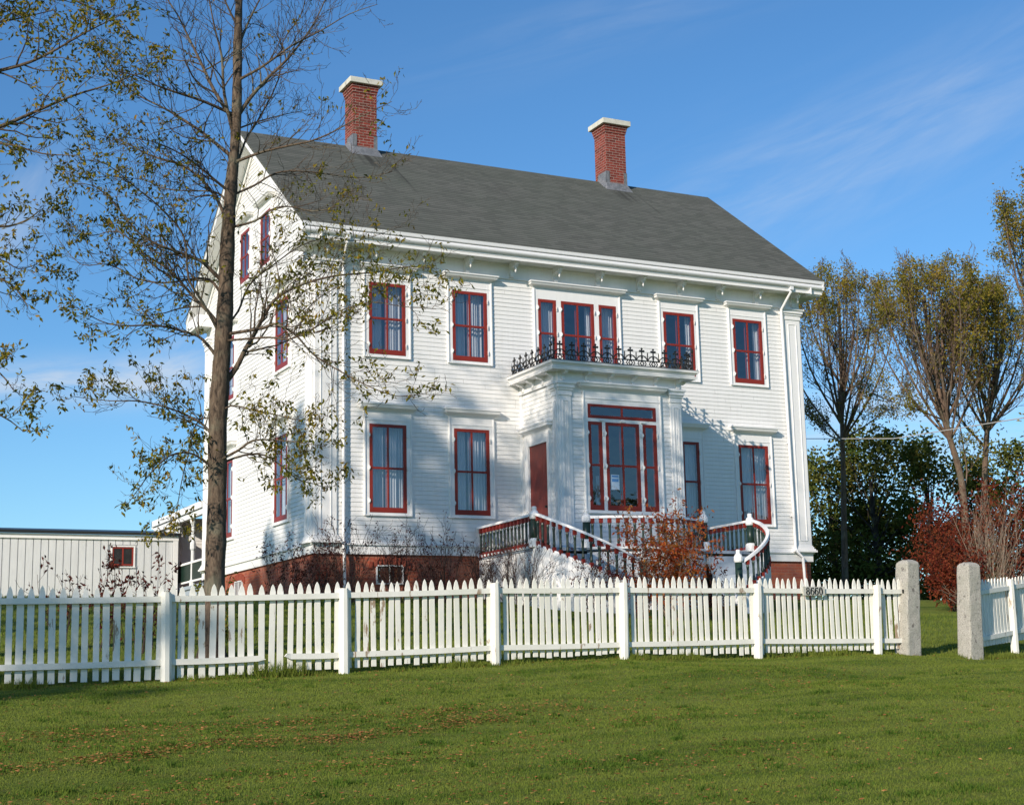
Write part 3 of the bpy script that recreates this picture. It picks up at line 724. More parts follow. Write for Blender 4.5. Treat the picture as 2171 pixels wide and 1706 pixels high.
for T, a, b, o in ((PF, PX0, PX0+.29, (1, 1)), (PF, PX1-.29, PX1, (1, 1)), (PL, -PD, -PD+.25, (0, 1)), (PR, -PD, -PD+.25, (0, 1))):
    m = pilaster(T, a, b, 4.28, 7.76, o, pn=.04, base=True, cap=.305)
    for t in (.35, .5, .65): m.box(a+(b-a)*t-.006, a+(b-a)*t+.006, .04, .052, 4.65, 7.6)
    m.build('pilaster', TRIM, porch)
m = MB(PL); m.box(-.13, 0, 0, .03, 4.3, 8.06); m.build('corner_board', TRIM, porch)
# plank door in the left side of the porch
m = MB(PL)
for i in range(6):
    a = -1.35+.92*i/6; m.box(a+.002, a+.92/6-.002, -.03, .0, 4.285, 6.78)
m.box(-1.35, -.43, -.05, -.031, 4.285, 6.78)
m.build('door', REDDOOR, porch)
m = MB(PL); m.box(-1.49, -1.352, 0, .045, 4.28, 7.02); m.box(-.428, -.29, 0, .045, 4.28, 7.02); m.box(-1.352, -.428, 0, .044, 6.782, 7.02)
m.box(-1.51, -1.48, 0, .065, 4.28, 7.02); m.box(-.30, -.27, 0, .065, 4.28, 7.02); hood(m, -1.51, -.27, 7.02, 7.23, side=.12, out=.18)
m.build('door_casing', TRIM, porch)
m = MB(PL); m.tube([(-1.30, .0, 5.3), (-1.30, .06, 5.3)], .012, 8); m.tube([(-1.3, .05, 5.3), (-1.3, .085, 5.3)], .028, 8); m.build('door_knob', IRON, porch)
# porch cornice, three sides
def band(m, e, z0, z1, e1=None):
    e1 = e if e1 is None else e1
    m.hexa([(PX0-e, 0, z0), (PX1+e, 0, z0), (PX1+e, -PD-e, z0), (PX0-e, -PD-e, z0)], [(PX0-e1, 0, z1), (PX1+e1, 0, z1), (PX1+e1, -PD-e1, z1), (PX0-e1, -PD-e1, z1)])
m = MB(); band(m, .035, 8.065, 8.30); band(m, .06, 8.06, 8.09); band(m, .30, 8.30, 8.335); band(m, .31, 8.335, 8.36); band(m, .25, 8.36, 8.385, .27); band(m, .27, 8.385, 8.44, .315); band(m, .345, 8.44, 8.485, .355)
m.build('cornice', TRIM, porch)
m = MB(); band(m, .345, 8.485, 8.505); band(m, .25, 8.505, 8.53, .1); m.build('porch_roof', PORCHROOF, porch)
def pbr(T, u):
    m = MB(T); m.prof([(.035, 8.09), (.09, 8.09), (.10, 8.12), (.07, 8.16), (.08, 8.21), (.14, 8.235), (.20, 8.235), (.235, 8.26), (.235, 8.298), (.035, 8.298)], u-.04, u+.04)
    m.box(u-.05, u+.05, .035, .25, 8.28, 8.2985); m.build('bracket', TRIM, porch)
for i in range(6): pbr(PF, 5.22+.61*i)
for T in (PL, PR):
    for i in range(4): pbr(T, -1.78+.5*i)
# cast iron cresting round the porch roof
def cresting(T, L, n0):
    m = MB(T); z0 = 8.51; per = .31; k = max(1, round(L/per)); per = L/k
    m.box(0, L, -.008, .008, z0+.015, z0+.03); m.box(0, L, -.008, .008, z0+.13, z0+.15)
    def bar(a, b, r=.014): m.tube([a, b], r, 5)
    for i in range(k):
        c = per*(i+.5)
        for s in (-1, 1):
            pts = [(c+s*per*.5*(1-math.cos(t*math.pi/2)) if 0 else c+s*per*.48*math.sin(t*math.pi/2), 0, z0+.26-.13*(1-math.cos(t*math.pi/2))) for t in (0, .25, .5, .75, 1)]
            m.tube(pts, .015, 5)
            m.tube([(c+s*.012, 0, z0+.03), (c+s*.05, 0, z0+.08), (c+s*.012, 0, z0+.13)], .015, 5)
            m.tube([(c+s*per*.25, 0, z0+.03), (c+s*(per*.25+.035), 0, z0+.08), (c+s*per*.25, 0, z0+.13)], .013, 5)
        bar((c, 0, z0+.13), (c, 0, z0+.41), .017)
        zc = z0+.37
        m.box(c-.05, c+.05, -.012, .012, zc-.02, zc+.02)
        for dx, dz in ((-.05, 0), (.05, 0), (0, .055)):
            m.hexa([(c+dx-.03, -.008, zc+dz), (c+dx, -.008, zc+dz-.03), (c+dx+.03, -.008, zc+dz), (c+dx, -.008, zc+dz+.03)], [(c+dx-.03, .008, zc+dz), (c+dx, .008, zc+dz-.03), (c+dx+.03, .008, zc+dz), (c+dx, .008, zc+dz+.03)])
        m.tube([(c-.022, 0, z0+.2), (c, 0, z0+.31), (c+.022, 0, z0+.2)], .011, 5)
        e = per*i
        bar((e, 0, z0+.13), (e, 0, z0+.30), .013)
        m.hexa([(e-.016, -.006, z0+.30), (e, -.006, z0+.27), (e+.016, -.006, z0+.30), (e, -.006, z0+.35)], [(e-.016, .006, z0+.30), (e, .006, z0+.27), (e+.016, .006, z0+.30), (e, .006, z0+.35)])
        for q in range(3): bar((e+per*(q+.0)/3+.02, 0, z0+.015), (e+per*(q)/3+.02, 0, z0-.004), .011)
    return m
CX0, CX1, CY = PX0-.22, PX1+.24, PD+.24
a = cresting(lambda u, n, z: (CX0+u, -CY-n, z), CX1-CX0, 0)
for T in (lambda u, n, z: (CX0-n, -u, z), lambda u, n, z: (CX1+n, -u, z)):
    q = cresting(T, CY, 0); b0 = len(a.v); a.v += q.v; a.f += [[k+b0 for k in f] for f in q.f]
a.T = None
for x in (CX0, CX1):
    a.lathe(x, -CY, [(.03, 8.50), (.03, 8.53), (.016, 8.55), (.016, 8.86), (.03, 8.88), (.012, 8.91), (.03, 8.96), (.03, 9.0), (.004, 9.06)], 8)
a.build('iron_cresting', IRON, porch)

# ------------------------------------------------------------------ stoop with two curved flights (a part of the house)
ZD = 4.27; YN = -2.85; XA, XB = 3.96, 9.53
YL = -4.62
def bulge(t): # middle of the deck front, t 0..1 from left newel to right newel
    return (5.23+(8.26-5.23)*t, YN-.50*math.sin(math.pi*t)**.8)
m = MB()
top = [(XA, 0), (XA, YN)] + [(5.23, YN)] + [bulge(i/12) for i in range(1, 12)] + [(8.26, YN), (XB, YN), (XB, 0)]
m.hexa([(x, y, ZD-.10) for x, y in top], [(x, y, ZD-.03) for x, y in top])
stoop = m.build('stoop', BLUEGREY, house)
# white skirt under the deck
m = MB()
path = [(XA+.03, -.03), (XA+.03, YN+.04)]
def wallstrip(m, pts, ztops, zb, th=.04):
    for (p, q), (za, zc) in zip(zip(pts[:-1], pts[1:]), zip(ztops[:-1], ztops[1:])):
        d = Vector((q[0]-p[0], q[1]-p[1], 0)); nn = Vector((d.y, -d.x, 0)).normalized()*th/2
        m.hexa([(p[0]+nn.x, p[1]+nn.y, zb), (q[0]+nn.x, q[1]+nn.y, zb), (q[0]-nn.x, q[1]-nn.y, zb), (p[0]-nn.x, p[1]-nn.y, zb)], [(p[0]+nn.x, p[1]+nn.y, za), (q[0]+nn.x, q[1]+nn.y, zc), (q[0]-nn.x, q[1]-nn.y, zc), (p[0]-nn.x, p[1]-nn.y, za)])
wallstrip(m, path, [ZD-.11]*2, 2.6)
wallstrip(m, [(XB-.03, -.03), (XB-.03, YN+.04)], [ZD-.11]*2, 2.6)
bp = [(5.23, YN)]+[bulge(i/16) for i in range(1, 16)]+[(8.26, YN)]
wallstrip(m, bp, [ZD-.13]*len(bp), 2.6)
wallstrip(m, bp, [ZD-.28]*len(bp), ZD-.30, .06)
m.build('skirt', TRIM, stoop)
m = MB(); wallstrip(m, path, [ZD]*2, ZD-.05, .12); wallstrip(m, [(XB-.03, -.03), (XB-.03, YN+.04)], [ZD]*2, ZD-.05, .12); wallstrip(m, bp, [ZD-.02]*len(bp), ZD-.07, .14)
m.build('deck_edge', TRIM, stoop)
# flights
def outer(side, t):
    a = t*math.pi/2; x, y = 8.0+1.55*math.cos(a), YN-1.77*math.sin(a)
    return (x, y) if side > 0 else (2*6.745-x, y)
def inner(side, t):
    a = t*math.pi/2; x, y = 7.95+.31*math.cos(a), YN-.62*math.sin(a)-.15*t
    return (x, y) if side > 0 else (2*6.745-x, y)
def zrail(t): return ZD-.02-1.12*(.12*t+.88*t**1.25)
NS = 7
for side in (1, -1):
    m = MB()
    for i in range(NS):
        t0, t1 = i/NS, (i+1)/NS; z = ZD-.03-(i+1)*1.20/(NS+1)
        P = [outer(side, t0), outer(side, (t0+t1)/2), outer(side, t1), inner(side, t1), inner(side, t0)]
        if side < 0: P = P[::-1]
        m.hexa([(x, y, z-.25) for x, y in P], [(x, y, z) for x, y in P])
    m.build('stair_flight', BLUEGREY, stoop)
for side in (1, -1):
    m = MB(); pts = [outer(side, i/14) for i in range(15)]; zs = [zrail(i/14)+.02 for i in range(15)]
    wallstrip(m, pts, zs, 2.5, .06)
    wallstrip(m, pts, [z+.02 for z in zs], 2.5, .045)
    m.build('stringer', TRIM, stoop)
for side in (1, -1):
    m = MB(); pts = [outer(side, i/14) for i in range(15)]
    for k in range(14):
        p, q = pts[k], pts[k+1]; za, zb = zrail(k/14)+.04, zrail((k+1)/14)+.04
        m.tube([(p[0], p[1], za), (q[0], q[1], zb)], .035, 6)
    m.build('stringer_cap', TRIM, stoop)
def newel(x, y, zb, zt, r=.085):
    m = MB(); m.lathe(x, y, [(r, zb+.02), (r, zt-.26)], 14); o = m.build('newel_post', GREEN, stoop, smooth=True)
    m = MB(); m.lathe(x, y, [(r+.005, zt-.27), (r+.018, zt-.24), (r+.018, zt-.16), (r-.01, zt-.10), (r-.035, zt-.085), (r-.03, zt-.02), (r-.045, zt)], 12); m.build('newel_cap', TRIM, stoop)
    m = MB(); m.lathe(x, y, [(r+.045, zb-.04), (r+.045, zb+.10), (r+.02, zb+.14), (r, zb+.15)], 12); m.build('newel_base', TRIM, stoop)
newel(XA, YN, ZD, 5.10); newel(XB, YN, ZD, 5.10)
newel(5.23, YN, ZD, 5.06); newel(8.26, YN, ZD, 5.12)
for s in (1, -1):
    x, y = outer(s, 1); newel(x-.07*s, y, 3.0, 4.10, .08)
def baluster(x, y, z0, z1, wd=.034):
    """square-ended turned baluster: green shaft, red ends"""
    e = .10
    m = MB(); m.lathe(x, y, [(wd*.7, z0+e), (wd*1.0, z0+e+.05), (wd*.78, z0+e+.12), (wd*.78, z1-e-.12), (wd*1.0, z1-e-.05), (wd*.7, z1-e)], 7); nf = len(m.f)
    for a, b in ((z0, z0+.105), (z1-.105, z1)): m.box(x-wd, x+wd, y-wd, y+wd, a, b)
    o = m.build('baluster', GREEN, stoop)
    if not bal_done: o.data.materials.append(RED)
    else: o.data.materials.append(RED)
    for p in o.data.polygons[nf:]: p.material_index = 1
    bal_done.append(1)
bal_done = []
def railpath(pts, zs, n, z_off=.66):
    """handrail over pts, with n balusters between"""
    m = MB()
    P = [(p[0], p[1], z) for p, z in zip(pts, zs)]
    for k in range(len(P)-1):
        a, b = Vector(P[k]), Vector(P[k+1]); d = (b-a); nn = Vector((d.y, -d.x, 0)).normalized()*.045
        m.hexa([tuple(a+nn-Vector((0, 0, .03))), tuple(b+nn-Vector((0, 0, .03))), tuple(b-nn-Vector((0, 0, .03))), tuple(a-nn-Vector((0, 0, .03)))], [tuple(a+nn*.7+Vector((0, 0, .025))), tuple(b+nn*.7+Vector((0, 0, .025))), tuple(b-nn*.7+Vector((0, 0, .025))), tuple(a-nn*.7+Vector((0, 0, .025)))])
    m.build('handrail', TRIM, stoop)
    L = [0]
    for k in range(len(P)-1): L.append(L[-1]+(Vector(P[k+1])-Vector(P[k])).to_2d().length)
    for i in range(n):
        s = L[-1]*(i+.7)/(n+.4); x = float(np.interp(s, L, [p[0] for p in P])); y = float(np.interp(s, L, [p[1] for p in P])); z = float(np.interp(s, L, [p[2] for p in P]))
        baluster(x, y, z-.03-z_off, z-.03)
railpath([(XA, -.03), (XA, YN+.08)], [4.90, 4.93], 15)
railpath([(XB, -.03), (XB, YN+.08)], [4.90, 4.93], 15)
railpath([bulge(i/14) for i in range(15)], [4.90]*15, 17)
for s in (1, -1): railpath([outer(s, .02+.96*i/16) for i in range(17)], [zrail(.02+.96*i/16)+.70 for i in range(17)], 14, .64)

# ------------------------------------------------------------------ rear wing with side porch (part of the house)
m = MB()
m.hexa([(-.02, D+.1, 6.28), (-.02, 15.2, 6.28), (3.2, 15.2, 7.4), (3.2, D+.1, 7.4)], [(-.02, D+.1, 6.36), (-.02, 15.2, 6.36), (3.2, 15.2, 7.5), (3.2, D+.1, 7.5)])
wing = m.build('rear_wing', SHINGLE, house, uv=True); wing['label'] = 'low rear wing with open side porch'
m = MB(); m.box(-.06, -.02, D+.1, 15.25, 6.27, 6.45); m.box(0.0, .12, D+.1, 15.2, 6.10, 6.26); m.box(-.06, 3.2, 15.2, 15.25, 6.2, 6.44); m.build('fascia', TRIM, wing)
m = MB(LF); m.T = lambda u, n, z: (1.5-n, u, z); clap(m, 4.2, 6.4, lambda z: (D, 12.6)); m.build('porch_back_wall', simple('painted_shade_boards', (.05, .035, .025), (.10, .07, .05), 6, .8), wing)  # dark brown colour puts the porch's inner shade into the back wall
m = MB(); m.T = lambda u, n, z: (.1-n, u, z); clap(m, 3.6, 6.1, lambda z: (12.6, 15.1)); m.T = lambda u, n, z: (u, 12.6-n, z); clap(m, 3.6, 6.3, lambda z: (.1, 1.5))
m.T = None; m.box(1.52, 4, D+.05, 15.1, 3.2, 7.2); m.build('wing_wall', WHITE, wing)
m = MB(); m.box(.05, 1.5, D+.05, 12.6, 4.12, 4.22); m.box(.1, 1.5, D+.05, 12.55, 3.2, 4.12); m.build('porch_floor', BLUEGREY, wing)
m = MB(); m.box(1.44, 1.47, 11.1, 12.0, 4.22, 6.1); m.build('wing_door', RED, wing)
for y in (10.85, 12.45):
    m = MB(); m.lathe(.12, y, [(.09, 4.2), (.09, 4.35), (.06, 4.4), (.055, 5.2), (.085, 5.25), (.085, 5.4), (.055, 5.5), (.05, 5.9), (.09, 6.0), (.1, 6.1)], 8); m.build('column', SHEDW, wing)
m = MB(); m.box(.07, .17, D+.1, 12.4, 4.84, 4.9); m.box(.09, .15, D+.1, 12.4, 4.32, 4.37)
m.build('porch_railing', TRIM, wing)
m = MB()
for i in range(28): m.box(.09, .14, D+.16+i*.115, D+.215+i*.115, 4.37, 4.84)
m.build('railing_balusters', GREEN, wing)

# ------------------------------------------------------------------ outbuilding
BY, BX0, BX1, BZ = 12.0, -9.6, -.05, 5.70
shed = empty('outbuilding', ((BX0+BX1)/2, BY+2, 3.5)); tag(shed, 'low white board-and-batten outbuilding with small red windows left of the house', 'outbuilding')
BF = lambda u, n, z: (u, BY-n, z)
m = MB(BF); hs = [(-1.90, -1.30), (-5.95, -5.35)]
zs0, zs1 = 4.84, 5.37
u = BX0; i = 0
while u < BX1-.02:
    ub = min(u+.205, BX1); jj = .004*((i*37) % 5)/5
    segs = [(3.2, BZ)]
    if any(u < h[1]-.01 and ub > h[0]+.01 for h in hs): segs = [(3.2, zs0-.05), (zs1+.06, BZ)]
    for a, b in segs: m.box(u+.011, ub-.011, -.035, .0+jj, a, b)
    u = ub; i += 1
m.box(BX0, BX1, -.05, -.036, 3.2, BZ)
m.T = None; m.box(BX1-.03, BX1-.001, BY+.02, BY+3.0, 3.2, BZ)
m.build('board_wall', SHEDW, shed)
m = MB(BF); m.box(BX0-.05, BX1+.03, .006, .05, BZ-.13, BZ+.0); m.box(BX1-.12, BX1+.02, .006, .045, 3.2, BZ-.13); m.build('fascia', TRIM, shed)
m = MB(); m.hexa([(BX0-.15, BY-.12, BZ), (BX1+.10, BY-.12, BZ), (BX1+.10, BY+2.6, BZ+.32), (BX0-.15, BY+2.6, BZ+.32)], [(BX0-.15, BY-.12, BZ+.11), (BX1+.10, BY-.12, BZ+.08), (BX1+.10, BY+2.6, BZ+.40), (BX0-.15, BY+2.6, BZ+.40)]); m.build('roof', DARKM, shed)
for a, b in hs:
    m = MB(BF); sash(m, a, b, zs0, zs1, -.01, .014, .045, .045, .045, mul=1, mid=0); wi = m.build('window', RED, shed)
    m = MB(BF); m.face((a+.03, -.004, zs0+.03), (b-.03, -.004, zs0+.03), (b-.03, -.004, zs1-.03), (a+.03, -.004, zs1-.03)); m.build('pane', simple('dark_pane', (.012, .012, .012), (.03, .03, .03), 5, .25), wi)
    m = MB(BF); m.box(a-.04, a-.001, 0, .03, zs0-.04, zs1+.04); m.box(b+.001, b+.04, 0, .03, zs0-.04, zs1+.04); m.box(a, b, 0, .029, zs1+.001, zs1+.04); m.box(a-.05, b+.05, .03, .05, zs0-.06, zs0-.03); m.build('casing', TRIM, wi)
# ================================================================== FENCES
FX = (-9.5, -8.14, -6.37, -4.21, -2.09, -.05, 2.17, 4.06, 5.3)
def fz(x, ys): return lerp(x, FX, (ys[0],)+tuple(ys)+(ys[-1],))
Z_TOPR = (2.54, 2.573, 2.62, 2.695, 2.715, 2.724, 2.723); Z_BOTR = (1.78, 1.815, 1.87, 1.937, 1.96, 1.987, 1.976)
Z_TIP = (2.713, 2.741, 2.792, 2.858, 2.896, 2.923, 2.912); Z_FOOT = (1.60, 1.608, 1.699, 1.779, 1.833, 1.798, 1.836)
fence = empty('picket_fence', (-2, -13, 1.7)); tag(fence, 'long weathered white picket fence left of the granite gateposts, lower rail broken', 'fence')
def picket(m, x, y, zb, zt, wd, lean=0, th=.02, T=None):
    a = wd/2
    pts = [(x-a, zb), (x+a, zb), (x+a+lean, zt-.105), (x+lean+a*.55, zt-.035), (x+lean, zt), (x+lean-a*.55, zt-.035), (x-a+lean, zt-.105)]
    m.hexa([(u, y, z) for u, z in pts], [(u, y+th, z) for u, z in pts])
def rail(m, x0, x1, za, zb, y=-13.03, h=.07, th=.04):
    k = 6
    for i in range(k):
        a, b = x0+(x1-x0)*i/k, x0+(x1-x0)*(i+1)/k
        z0_, z1_ = za+(zb-za)*i/k-.006*math.sin(math.pi*i/k), za+(zb-za)*(i+1)/k-.006*math.sin(math.pi*(i+1)/k)
        m.hexa([(a, y, z0_-h/2), (b, y, z1_-h/2), (b, y+th, z1_-h/2), (a, y+th, z0_-h/2)], [(a, y, z0_+h/2), (b, y, z1_+h/2), (b, y+th, z1_+h/2), (a, y+th, z0_+h/2)])
posts = [(-8.62, 2.63, 1.4), (-6.31, 2.656, 1.5), (-4.036, 2.715, 1.6), (-1.90, 2.797, 1.6), (.095, 2.818, 1.7), (2.37, 2.821, 1.65), (4.58, 2.816, 1.68)]
r4 = random.Random(4)
def post(parent, x, y, zt, zb, w_=.062, lean=(0, 0)):
    m = MB(); n = 9; k = 8; rings = []
    for i in range(n+1):
        z = zb+(zt-zb)*i/n; f = i/n; q = w_*(1.05-.08*f)+r4.uniform(-.002, .002)
        if i == n: q *= .9
        ring = []
        for j in range(k):
            t = 2*math.pi*(j+.5)/k; ring.append(m.p(x+lean[0]*f+q*1.08*math.cos(t), y+lean[1]*f+q*1.08*math.sin(t), z))
        rings.append(ring)
    for i in range(n):
        for j in range(k): m.f.append([rings[i][j], rings[i][(j+1) % k], rings[i+1][(j+1) % k], rings[i+1][j]])
    m.f.append(rings[-1]); return m.build('post', FENCE, parent, bevel=0)
leans = [(0, 0), (-.02, 0), (.0, .01), (.015, 0), (.03, 0), (.06, .01), (.07, .0)]
for (x, zt, zb), ln in zip(posts, leans): post(fence, x-ln[0]*.6, -13.03, zt, zb-.15, lean=ln)
for i in range(len(posts)):
    a = posts[i][0]+.06; b = posts[i+1][0]-.06 if i+1 < len(posts) else 5.10
    m = MB(); x = a-.045 if i else a
    if i == 0: pass
    sp_ = (.127, .124, .117, .112, .110, .109, .112)[i]; wd = (.076, .074, .070, .068, .066, .064, .064)[i]
    n = max(2, round((b+.05-x)/sp_)); 
    for k in range(n):
        xx = x+(b+.05-x)*(k+.5)/n+r4.uniform(-.008, .008)
        if i == 1 and 9 <= k <= 12: dz = r4.uniform(-.05, .05)
        else: dz = r4.uniform(-.012, .012)
        picket(m, xx, -12.985, fz(xx, Z_FOOT)+dz*1.2, fz(xx, Z_TIP)+r4.uniform(-.02, .012), wd*r4.uniform(.88, 1.06), r4.uniform(-.018, .018)+.01*(i > 3))
    m.build('picket_panel', FENCE, fence)
    m = MB(); rail(m, a-.02, b+.02, fz(a, Z_TOPR), fz(b, Z_TOPR)); m.build('rail', FENCE, fence)
    m = MB()
    if i == 1:
        xb = -5.16
        rail(m, a-.02, xb, fz(a, Z_BOTR), fz(xb, Z_BOTR)); z = fz(xb, Z_BOTR)
        m.hexa([(xb, -13.03, z-.035), (xb+.10, -13.03, z-.012), (xb+.10, -12.99, z-.012), (xb, -12.99, z-.035)], [(xb, -13.03, z+.035), (xb+.03, -13.03, z+.02), (xb+.03, -12.99, z+.02), (xb, -12.99, z+.035)])
        m.build('rail', FENCE, fence)['label'] = 'broken lower rail'
        m = MB(); xc = -4.74; rail(m, xc, b+.02, fz(xc, Z_BOTR)+.01, fz(b, Z_BOTR)); z = fz(xc, Z_BOTR)+.01
        m.hexa([(xc-.08, -13.04, z+.0), (xc, -13.03, z-.035), (xc, -12.99, z-.035), (xc-.08, -13.0, z+.0)], [(xc-.05, -13.04, z+.035), (xc, -13.03, z+.035), (xc, -12.99, z+.035), (xc-.05, -13.0, z+.035)])
        m.build('rail', FENCE, fence)
    else:
        rail(m, a-.02, b+.02, fz(a, Z_BOTR), fz(b, Z_BOTR)); m.build('rail', FENCE, fence)
m = MB()
for z in (2.72, 1.975):
    m.tube([(5.10, -13.05, z), (5.20, -13.02, z)], .012, 6); m.tube([(5.085, -13.06, z-.025), (5.085, -13.06, z+.03)], .016, 6); m.tube([(5.12, -13.07, z+.02), (5.13, -13.04, z+.045)], .010, 6)
m.build('gate_hinge', IRON, fence)

fence2 = empty('picket_fence', (7.4, -12.7, 1.75)); tag(fence2, 'short white picket fence right of the granite gateposts, at the edge', 'fence')
A0 = Vector((6.60, -12.98, 0)); dr = Vector((math.cos(R(20)), math.sin(R(20)), 0)); nr_ = Vector((dr.y, -dr.x, 0))
F2 = lambda u, n, z: tuple(A0+dr*u+nr_*n+Vector((0, 0, z)))
for i, (a, b) in enumerate(((0.0, 1.18), (1.30, 3.3))):
    m = MB(F2); n = round((b-a+.12)/.112)
    for k in range(n):
        u = a-.05+(b-a+.14)*(k+.5)/n; picket(m, u, -.02, 1.85+.075*u, 2.90+.075*u+r4.uniform(-.01, .01), .074)
    m.build('picket_panel', FENCE, fence2)
    for z in (2.70, 1.97):
        m = MB(F2); m.hexa([(a-.03, 0, z-.035+.1*a), (b+.02, 0, z-.035+.1*b), (b+.02, .04, z-.035+.1*b), (a-.03, .04, z-.035+.1*a)], [(a-.03, 0, z+.035+.1*a), (b+.02, 0, z+.035+.1*b), (b+.02, .04, z+.035+.1*b), (a-.03, .04, z+.035+.1*a)]); m.build('rail', FENCE, fence2)
q = F2(1.24, .02, 0); post(fence2, q[0], q[1], 2.96, 1.5)
q = F2(3.4, .02, 0); post(fence2, q[0], q[1], 3.1, 1.5)

# granite gateposts
def gatepost(x, y, z0, z1, lean, rot, label, seed):
    m = MB(); r = random.Random(seed); n = 14; k = 16; rings = []
    cr, sr = math.cos(rot), math.sin(rot)
    for i in range(n+1):
        f = i/n; z = z0+(z1-z0)*f; h = .150-.018*f
        if f > .93: h *= (1-(f-.93)/.07*.0); 
        ring = []
        for j in range(k):
            t = 2*math.pi*(j+.5)/k; c, s = math.cos(t), math.sin(t); e = .16
            qx = h*math.copysign(abs(c)**e, c); qy = h*math.copysign(abs(s)**e, s)
            rr = 1+r.uniform(-.018, .018)
            ring.append(m.p(x+lean[0]*f+(qx*cr-qy*sr)*rr, y+lean[1]*f+(qx*sr+qy*cr)*rr, z+r.uniform(-.01, .01)*(0 < i < n)))
        rings.append(ring)
    for (s_, dz) in ((.93, .025), (.75, .05), (.4, .068), (.08, .07)):
        rings.append([m.p(x+lean[0]+(m.v[rings[n][j]][0]-x-lean[0])*s_, y+lean[1]+(m.v[rings[n][j]][1]-y-lean[1])*s_, z1+dz+r.uniform(-.006, .006)) for j in range(k)])
    for i in range(len(rings)-1):
        for j in range(k): m.f.append([rings[i][j], rings[i][(j+1) % k], rings[i+1][(j+1) % k], rings[i+1][j]])
    m.f.append(rings[-1])
    o = m.build('gatepost', GRANITE, None, smooth=False, bevel=0); tag(o, label, 'gatepost', 'granite gateposts'); return o
gatepost(5.13, -13.0, 1.45, 3.14, (.13, 0), R(4), 'rough granite gatepost with two iron hinges, joined to the long fence', 3)
gatepost(6.40, -13.0, 1.45, 3.12, (.10, 0), R(3), 'rough granite gatepost beside the short fence, across the gap', 5)

# house number plate
sgn = MB(lambda u, n, z: (3.19+u, -13.035-n, 2.652+z)); sgn.box(0, .40, .0, .025, 0, .132)
SIGNM = simple('worn_sign_board', (.10, .095, .085), (.52, .51, .45), 18, .8, stops=(.30, .48))
plate = sgn.build('house_number_sign', SIGNM, None); tag(plate, 'small worn sign with black number 8660 nailed to the fence rail', 'sign')
dg = MB(lambda u, n, z: (3.19+u, -13.062-n, 2.652+z))
def ringd(cx, cz, rx, rz, tx, tz, a0=0, a1=2*math.pi, n=24):
    for i in range(n):
        t0, t1 = a0+(a1-a0)*i/n, a0+(a1-a0)*(i+1)/n
        P = [(cx+rx*math.cos(t0), cz+rz*math.sin(t0)), (cx+rx*math.cos(t1), cz+rz*math.sin(t1)), (cx+(rx-tx)*math.cos(t1), cz+(rz-tz)*math.sin(t1)), (cx+(rx-tx)*math.cos(t0), cz+(rz-tz)*math.sin(t0))]
        dg.hexa([(u, 0, z) for u, z in P], [(u, .006, z) for u, z in P])
def d8(x): ringd(x, .092, .028, .029, .014, .006); ringd(x, .041, .034, .033, .016, .006)
def d6(x):
    ringd(x, .045, .034, .037, .015, .006); ringd(x+.012, .062, .047, .060, .016, .008, math.pi*.62, math.pi*1.08, 12); ringd(x+.018, .108, .011, .012, .010, .011)
def d0(x): ringd(x, .066, .034, .058, .015, .006)
d8(.078); d6(.160); d6(.238); d0(.318)
BLK = simple('black_sign_paint', (.012, .012, .012), (.02, .02, .02), 10, .5)
dg.build('digits', BLK, plate)

# paper notice in the porch window
m = MB(lambda u, n, z: (6.42+u, PDn-n, 5.66+z)) if False else MB(lambda u, n, z: (6.415+u, -1.935-n, 5.655+z))
m.face((0, .003, 0), (.215, .003, 0), (.215, .003, .345), (0, .003, .345)); nt_ = m.build('paper_notice', paint('notice_paper', (.62, .66, .68), None, .8, .1, False)); tag(nt_, 'small blue and white paper notice taped inside the porch window', 'notice')
m = MB(lambda u, n, z: (6.415+u, -1.935-n, 5.655+z)); m.face((.02, .006, .18), (.195, .006, .18), (.195, .006, .25), (.02, .006, .25)); m.face((.02, .006, .285), (.195, .006, .285), (.195, .006, .325), (.02, .006, .325)); m.build('blue_print', paint('blue_ink', (.04, .18, .45), None, .8, .1, False), nt_)

